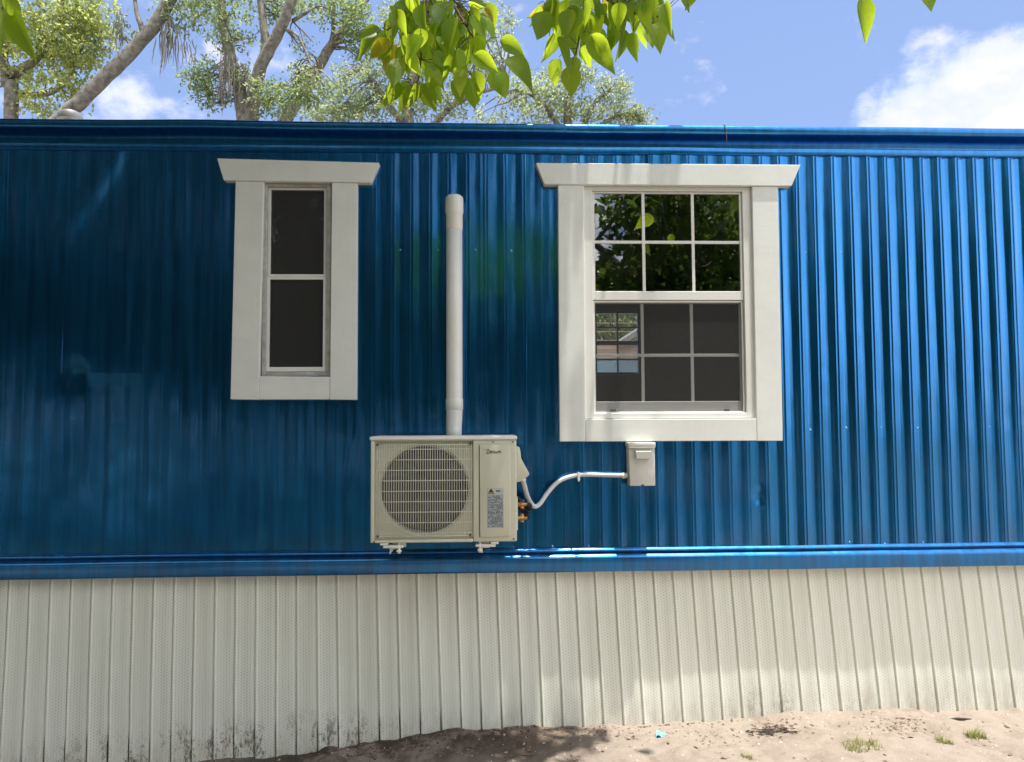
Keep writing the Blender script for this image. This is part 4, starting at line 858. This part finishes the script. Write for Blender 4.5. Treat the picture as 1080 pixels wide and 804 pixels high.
V, F = leaves(Pq, Dq, Nq, Sq, LEAF_MID); fast_mesh('crown', V, F, 'leaf_canopy', st)
lps = [smooth_path(L_, 6) for L_ in LIMBS]; lp = np.vstack(lps); own = np.concatenate([np.full(len(q), i) for i, q in enumerate(lps)])
for q in cen[:260]:
    ia = int(np.argmin(np.linalg.norm(lp-q, axis=1))); limb_mbs[own[ia]].tube(bend(rng, lp[ia], q, 6, -0.05, 0.08), np.linspace(0.016, 0.004, 6), 5)
for mb in limb_mbs: mb.build('limb', 'bark_grey', st, True)
# low branches in front of the house: (base px, tip px, width factor) measured leaf by leaf, at real depth
def hanging(name, Yc, twig_paths, leafspec, seed):
    r = np.random.default_rng(seed); P_, D_, N_, S_ = [], [], [], []; tw = MB()
    nodes = []
    for pth in twig_paths:
        q = smooth_path([np.array(p) for p in pth], 5); nodes.append(q); tw.tube(q, np.linspace(0.007, 0.0025, len(q)), 6)
    nodes = np.vstack(nodes)
    for (bx_, by_, tx_, ty_, dy) in leafspec:
        b = at(bx_, by_, Yc+dy); t = at(tx_, ty_, Yc+dy+r.uniform(-0.05, 0.05)); d = t-b; L_ = np.linalg.norm(d)
        P_.append(b+d*0.06); D_.append(d); S_.append(L_*r.uniform(0.78, 0.98))
        N_.append(np.array([r.uniform(-1.0, 1.0), -1.0, r.uniform(-0.2, 0.7)]))
        # petiole up to the nearest twig
        up = nodes[np.argmin(np.linalg.norm(nodes-b-np.array([0, 0, 0.02]), axis=1))]; tw.tube([b+d*0.02, b, b*0.6+up*0.4+np.array([0, 0, 0.015]), up], [0.0009, 0.0013, 0.0014, 0.0016], 4)
    V, F = leaves(np.array(P_), np.array(D_), np.array(N_), np.array(S_), LEAF_NEAR, r)
    br = fast_mesh(name, V, F, 'leaf_near', st)
    for an, val in (('across', np.sign(LEAF_NEAR[0][:, 0])), ('along', LEAF_NEAR[0][:, 1])):
        at_ = br.data.attributes.new(an, 'FLOAT', 'POINT'); at_.data.foreach_set('value', np.tile(val, len(P_)).astype(np.float32))
    tw.build('twigs', 'twig', br, True); return br
r = np.random.default_rng(9)
LA = [(398, 34, 374, 40, 0.0), (404, 30, 376, 60, .05), (412, 40, 389, 68, 0.0), (408, 34, 400, 66, .08), (414, 12, 420, 38, 0), (424, 10, 432, 40, .1), (414, 44, 404, 84, .12), (424, 60, 408, 92, .0), (430, 52, 440, 84, -.1), (434, 30, 440, 62, .1), (444, 28, 441, 60, -.12), (420, 84, 404, 116, .1), (436, 88, 416, 122, .12), (440, 86, 434, 120, 0), (446, 86, 461, 121, .05), (452, 66, 467, 96, -.05), (458, 52, 478, 82, -.1), (450, 40, 446, 76, .05),
      (456, 60, 462, 112, .12), (470, 70, 458, 98, .05), (486, 70, 484, 106, -.05), (478, 52, 488, 92, .1), (500, 72, 505, 116, -.06), (494, 80, 500, 118, .08), (498, 56, 525, 84, -.12), (490, 36, 514, 56, 0), (496, 20, 512, 58, .08), (500, 12, 506, 48, -.05), (510, 8, 522, 22, -.1), (488, 6, 480, 46, .06), (470, 10, 478, 50, -.06), (460, 6, 456, 44, .1), (446, 4, 450, 36, .08), (478, 24, 468, 64, -.1), (434, 12, 426, 34, .0), (520, 70, 534, 106, .1), (526, 40, 560, 60, -.1), (530, 62, 571, 96, -.02), (522, 74, 528, 98, .1), (508, 34, 500, 62, .1), (462, 26, 474, 74, .03), (430, 84, 428, 112, .1), (448, 92, 452, 118, .14), (484, 82, 476, 112, .12), (420, 22, 404, 46, .1), (492, 2, 520, 10, 0.05), (440, -4, 444, 22, 0), (470, -6, 462, 20, .04), (505, -6, 498, 24, .1)]
for _ in range(80):
    x = r.uniform(412, 512); y = r.uniform(-6, 52); LA.append((x, y, x+r.uniform(-16, 16), y+r.uniform(24, 40), r.uniform(-0.15, 0.2)))
hanging('leafy_branch', -1.75, [[at(455, -90, -1.75), at(452, -40, -1.74), at(449, 10, -1.74), at(446, 34, -1.74), at(442, 80, -1.72), at(436, 92, -1.7)], [at(452, -40, -1.74), at(480, 8, -1.76), at(500, 40, -1.8), at(520, 62, -1.78)], [at(449, 8, -1.74), at(424, 20, -1.72), at(408, 32, -1.72)]], LA, 3)
LB = [(568, 4, 560, 32, .1), (576, 10, 569, 43, -.05), (580, 6, 556, 24, .12), (592, 36, 600, 82, -.12), (590, 60, 584, 92, .1), (586, 34, 576, 66, .1), (604, 68, 597, 105, -.02), (608, 58, 600, 96, .08), (616, 46, 622, 74, 0.02), (612, 6, 596, 42, -.1), (622, 34, 648, 79, -.1), (618, 8, 628, 44, .08), (628, 2, 642, 34, -.08), (652, 4, 660, 40, -.06), (640, 14, 650, 58, .1), (656, 28, 652, 64, .05), (646, 36, 642, 62, .12), (668, 32, 669, 66, 0), (676, 24, 678, 54, .1), (688, 24, 697, 53, -.05), (684, 26, 688, 52, .1), (696, 20, 714, 48, -.02), (700, 2, 711, 34, -.1), (690, 0, 706, 16, .05), (664, 8, 672, 30, .12), (632, 26, 636, 58, .14), (586, 0, 592, 24, 0), (604, 28, 612, 62, .12), (640, -6, 636, 20, .03), (676, 0, 670, 20, .05), (720, -4, 726, 14, 0), (734, -10, 722, 12, .1)]
for _ in range(50):
    x = r.uniform(572, 694); y = r.uniform(-12, 16); LB.append((x, y, x+r.uniform(-12, 12), y+r.uniform(26, 38), r.uniform(-0.15, 0.2)))
hanging('leafy_branch', -1.70, [[at(620, -80, -1.7), at(618, -20, -1.7), at(614, 20, -1.7), at(610, 44, -1.7), at(606, 60, -1.69)], [at(618, -20, -1.7), at(650, 6, -1.72), at(680, 16, -1.7), at(696, 18, -1.7)], [at(618, -10, -1.7), at(600, 6, -1.7), at(580, 8, -1.68)]], LB, 4)
hanging('leafy_branch', -1.75, [[at(905, -90, -1.75), at(908, -40, -1.75), at(909, -4, -1.75)]], [(909, -6, 911, 46, 0), (906, -40, 880, -4, .1)], 5)
hanging('leafy_branch', -1.75, [[at(950, -90, -1.75), at(960, -40, -1.75), at(976, -16, -1.75)]], [(976, -18, 978, 11, 0)], 8)
hanging('leafy_branch', -2.75, [[at(0, -140, -2.75), at(6, -60, -2.75), at(10, -8, -2.75)]], [(12, 8, 36, 69, 0), (6, -8, 24, 30, -.03), (2, 14, 22, 60, .05), (-14, -10, -20, 46, .05)], 6)

# ------------------------------------------------------------------ yard trees behind the viewer, mirrored in the glass and paint
def yard_tree(x, y, h, rad, seed, label, dens=62, leaf='leaf_yard'):
    r = np.random.default_rng(seed)
    trunk = ([(x, y, -0.1), (x+0.1, y, h*0.25), (x-0.1, y+0.1, h*0.5), (x, y, h*0.8)], 0.22, 0.07)
    limbs = [([(x, y, h*(0.25+0.08*i)), (x+rad*0.5*math.cos(2.4*i), y+rad*0.5*math.sin(2.4*i), h*(0.42+0.08*i)), (x+rad*0.85*math.cos(2.4*i), y+rad*0.85*math.sin(2.4*i), h*(0.55+0.07*i))], 0.09, 0.03) for i in range(5)]
    blobs = [((x+r.uniform(-0.7, 0.7)*rad, y+r.uniform(-0.7, 0.7)*rad, h*r.uniform(0.20, 0.9)), (rad*0.46, rad*0.46, rad*0.36), dens) for _ in range(11)]
    return make_tree('yard_tree', label, (x, y, 0), trunk, limbs, blobs, leaf, 'bark_dark', seed, lsize=0.21, per=14, group='yard trees facing the mobile home', slen=0.7, sspread=0.16, twigs=4)
yard_tree(3.4, -10.6, 7.4, 2.6, 51, 'dense green yard tree mirrored in the upper panes of the wide window', 120)
yard_tree(5.2, -13.5, 10.0, 2.8, 52, 'green yard tree standing behind the one mirrored in the window', 110)
yard_tree(-8.2, -11.5, 12.0, 4.0, 53, 'dark yard tree facing the left end of the wall', 130, 'leaf_dark')
yard_tree(0.2, -12.5, 12.0, 3.6, 54, 'dark yard tree facing the air conditioner across the yard', 130, 'leaf_dark')
yard_tree(-4.0, -12.0, 12.0, 3.8, 55, 'dark yard tree facing the narrow window across the yard', 130, 'leaf_dark')
yard_tree(-13.5, -11.0, 12.0, 4.2, 56, 'dark yard tree beyond the left end of the wall', 130, 'leaf_dark')
yard_tree(-16.0, -5.0, 11.0, 4.0, 57, 'farthest left of the dark yard trees facing the mobile home', 130, 'leaf_dark')
yard_tree(-10.0, -4.0, 5.0, 2.0, 60, 'bushy tree added by the left end to block sky mirrored in the ribs', 130, 'leaf_dark')  # added out of view to keep the rib reflections dark
rw = np.random.default_rng(70); nw = 1500
wc = np.stack([rw.uniform(-30, 2.5, nw), rw.uniform(-19, -15.5, nw), rw.uniform(0.2, 1.0, nw)**0.8*6.5], -1)
V, F = leaves(*sprays(rw, wc, 14, 0.9, 0.25, 0.36), LEAF_FAR); o = fast_mesh('blocking_thicket', V, F, 'leaf_dark'); tag(o, 'unseen dark thicket added to keep bright gaps out of the wall reflections', 'thicket', kind='stuff')  # added out of view, blocks bright gaps between the mirrored trees
yard_tree(16.0, -34.0, 3.6, 3.4, 58, 'low distant tree on the right side of the open yard')
yard_tree(24.0, -33.0, 3.4, 3.6, 59, 'low distant tree at the far right of the open yard')

# ------------------------------------------------------------------ small things on the soil
def on_ground(x, y, dz=0.0): return (x, y, float(ground_z(x, y))+dz)
rng = np.random.default_rng(12)
def litter(name, label, n, mat, kind, seed, smin, smax, flat, xr, yr, cluster=None):
    r = np.random.default_rng(seed); mb = MB()
    for _ in range(n):
        if cluster is not None and r.random() < 0.5:
            c = cluster[r.integers(len(cluster))]; x = c[0]+r.normal()*c[2]; y = c[1]+r.normal()*c[2]*0.5
        else: x = r.uniform(*xr); y = r.uniform(*yr)
        if y > -0.005: y = -0.01
        z = float(ground_z(x, y)); s_ = r.uniform(smin, smax)*(0.6+0.8*r.random()**3)
        a = r.uniform(0, 6.28); ca, sa = math.cos(a), math.sin(a)
        if flat:    # curled leaf flake
            pts = [(-1, 0, 0.10), (-0.3, 0.42, 0.28), (0.5, 0.36, 0.2), (1, 0, 0.35), (0.4, -0.4, 0.22), (-0.4, -0.38, 0.05), (0, 0, 0.05)]
            V = [(x+s_*(p[0]*ca-p[1]*sa), y+s_*(p[0]*sa+p[1]*ca), z+s_*p[2]*r.uniform(0.5, 1.2)+0.001) for p in pts]
            mb.add(V, [(6, i, (i+1) % 6) for i in range(6)])
        else:
            d = [(1, 0, 0), (0.3, 0.8, 0), (-0.7, 0.6, 0), (-0.9, -0.3, 0), (0.1, -0.85, 0), (0.5, 0.3, 0.55), (-0.4, 0.1, 0.6), (0.1, -0.4, 0.5)]
            V = [(x+s_*(p[0]*ca-p[1]*sa)*r.uniform(0.8, 1.15), y+s_*(p[0]*sa+p[1]*ca)*r.uniform(0.8, 1.15), z+s_*p[2]*r.uniform(0.7, 1.1)-0.001) for p in d]
            mb.add(V, [(0, 1, 5), (1, 2, 6), (1, 6, 5), (2, 3, 6), (3, 4, 7), (3, 7, 6), (4, 0, 7), (0, 5, 7), (5, 6, 7)])
    o = mb.build(name, mat); tag(o, label, name.replace('_', ' '), kind=kind); return o
litter('pebbles', 'tiny pale pebbles and clods scattered over the sandy soil', 1700, 'stone', 'stuff', 61, 0.002, 0.009, False, (-2.2, 3.4), (-1.1, 0.0))
litter('leaf_litter', 'brown scraps of dead leaves scattered on the soil', 1100, 'dead_leaf', 'stuff', 62, 0.004, 0.015, True, (-2.2, 3.4), (-1.1, 0.0), [(1.6, -0.14, 0.10), (2.2, -0.22, 0.12), (0.2, -0.1, 0.3), (1.05, -0.1, 0.3)])
litter('soil_crumbs', 'dark crumbs of loose soil heaped along the skirting foot', 900, 'dark_chip', 'stuff', 63, 0.003, 0.009, False, (-1.5, 0.75), (-0.14, 0.0), [(-0.25, -0.03, 0.3), (0.4, -0.02, 0.15), (-0.55, -0.04, 0.2)])
# debris pile, stick, scrap
p = at(812, 771, -0.20); dp = MB(); r = np.random.default_rng(5)
for _ in range(46):
    x = p[0]+r.normal()*0.060; y = -0.20+r.normal()*0.025; a = r.uniform(-0.5, 0.5)+(0 if r.random() < 0.7 else 1.2); l = r.uniform(0.01, 0.035); z = float(ground_z(x, y))+0.003+abs(r.normal())*0.004
    dp.tube([(x-l*math.cos(a), y-l*math.sin(a), z), (x, y, z+0.003), (x+l*math.cos(a), y+l*math.sin(a), z+r.uniform(-0.002, 0.004))], [0.0012, r.uniform(0.002, 0.005), 0.0012], 5)
o = dp.build('debris_pile', 'dark_chip'); tag(o, 'small heap of dark bark chips on the sand below the right window', 'debris')
p = at(1012, 755, -0.10); x, y = p[0], -0.10; z = float(ground_z(x, y))
o = MB().tube([(x-0.05, y+0.01, z+0.004), (x-0.02, y, z+0.010), (x+0.03, y-0.004, z+0.009), (x+0.07, y+0.006, z+0.004)], [0.003, 0.007, 0.006, 0.002], 7).build('dead_stick', 'dark_chip', None, True); tag(o, 'short dark stick lying on the sand at the lower right', 'stick')
p = at(697, 775, -0.20); x, y = p[0], -0.20; z = float(ground_z(x, y))
r = np.random.default_rng(4); V = []; nn = 7
for i in range(nn):
    for j in range(nn): V.append((x+(i-3)*0.0085+r.normal()*0.002, y+(j-3)*0.0085+r.normal()*0.002, z+0.008+0.010*math.sin(i*1.3+j)*math.cos(j*1.1)+r.normal()*0.003))
o = mesh_obj('plastic_scrap', V, [(i*nn+j, i*nn+j+1, (i+1)*nn+j+1, (i+1)*nn+j) for i in range(nn-1) for j in range(nn-1)], 'blue_plastic'); so = o.modifiers.new('thick', 'SOLIDIFY'); so.thickness = 0.0012
tag(o, 'crumpled scrap of light blue plastic lying on the sand', 'litter')
def tuft(px, py, Yg, rad, n, h, seed, label):
    r = np.random.default_rng(seed); c_ = at(px, py, Yg); V, F = [], []
    for _ in range(n):
        bx_ = c_[0]+r.uniform(-1, 1)*rad*0.8; by_ = Yg+r.uniform(-1, 1)*rad*0.45; bz_ = float(ground_z(bx_, by_))-0.003
        a = r.uniform(0, 6.28); lean = r.uniform(0.2, 1.1); hh = h*r.uniform(0.45, 1.1); wd = r.uniform(0.0014, 0.003)
        ux, uy = math.cos(a), math.sin(a); sx_, sy_ = -uy, ux; o_ = len(V)
        for k, t in enumerate((0, 0.4, 0.75, 1.0)):
            q = (bx_+ux*lean*hh*t*t, by_+uy*lean*hh*t*t, bz_+hh*t*(1-0.35*lean*t)); ww = wd*(1-t*0.93)
            V += [(q[0]-sx_*ww, q[1]-sy_*ww, q[2]), (q[0]+sx_*ww, q[1]+sy_*ww, q[2])]
        F += [(o_+2*k, o_+2*k+1, o_+2*k+3, o_+2*k+2) for k in range(3)]
    o = fast_mesh('grass_tuft', V, F, 'grass_blade'); tag(o, label, 'grass tuft', 'grass tufts on the sand'); return o
tuft(910, 803, -0.42, 0.11, 190, 0.045, 1, 'low yellow-green grass tuft at the bottom edge, left of the tallest tuft')
tuft(1030, 795, -0.36, 0.06, 130, 0.060, 2, 'tallest bright grass tuft on the sand at the lower right')
tuft(996, 801, -0.40, 0.055, 110, 0.045, 3, 'small grass tuft just left of the tallest tuft')
tuft(788, 806, -0.46, 0.035, 40, 0.040, 4, 'sparse grass tuft at the bottom edge below the wide window')
# twig caught on the roof edge
p = at(765, 135, -0.035); x = p[0]
o = MB().tube([(x-0.002, -0.01, 3.447), (x, -0.036, 3.440), (x+0.002, -0.038, 3.405), (x+0.006, -0.035, 3.36), (x+0.007, -0.034, 3.315)], [0.002, 0.0028, 0.0028, 0.0022, 0.0012], 6).build('dry_twig', 'dead_leaf', None, True); tag(o, 'thin dry twig hanging over the roof edge above the wide window', 'twig')
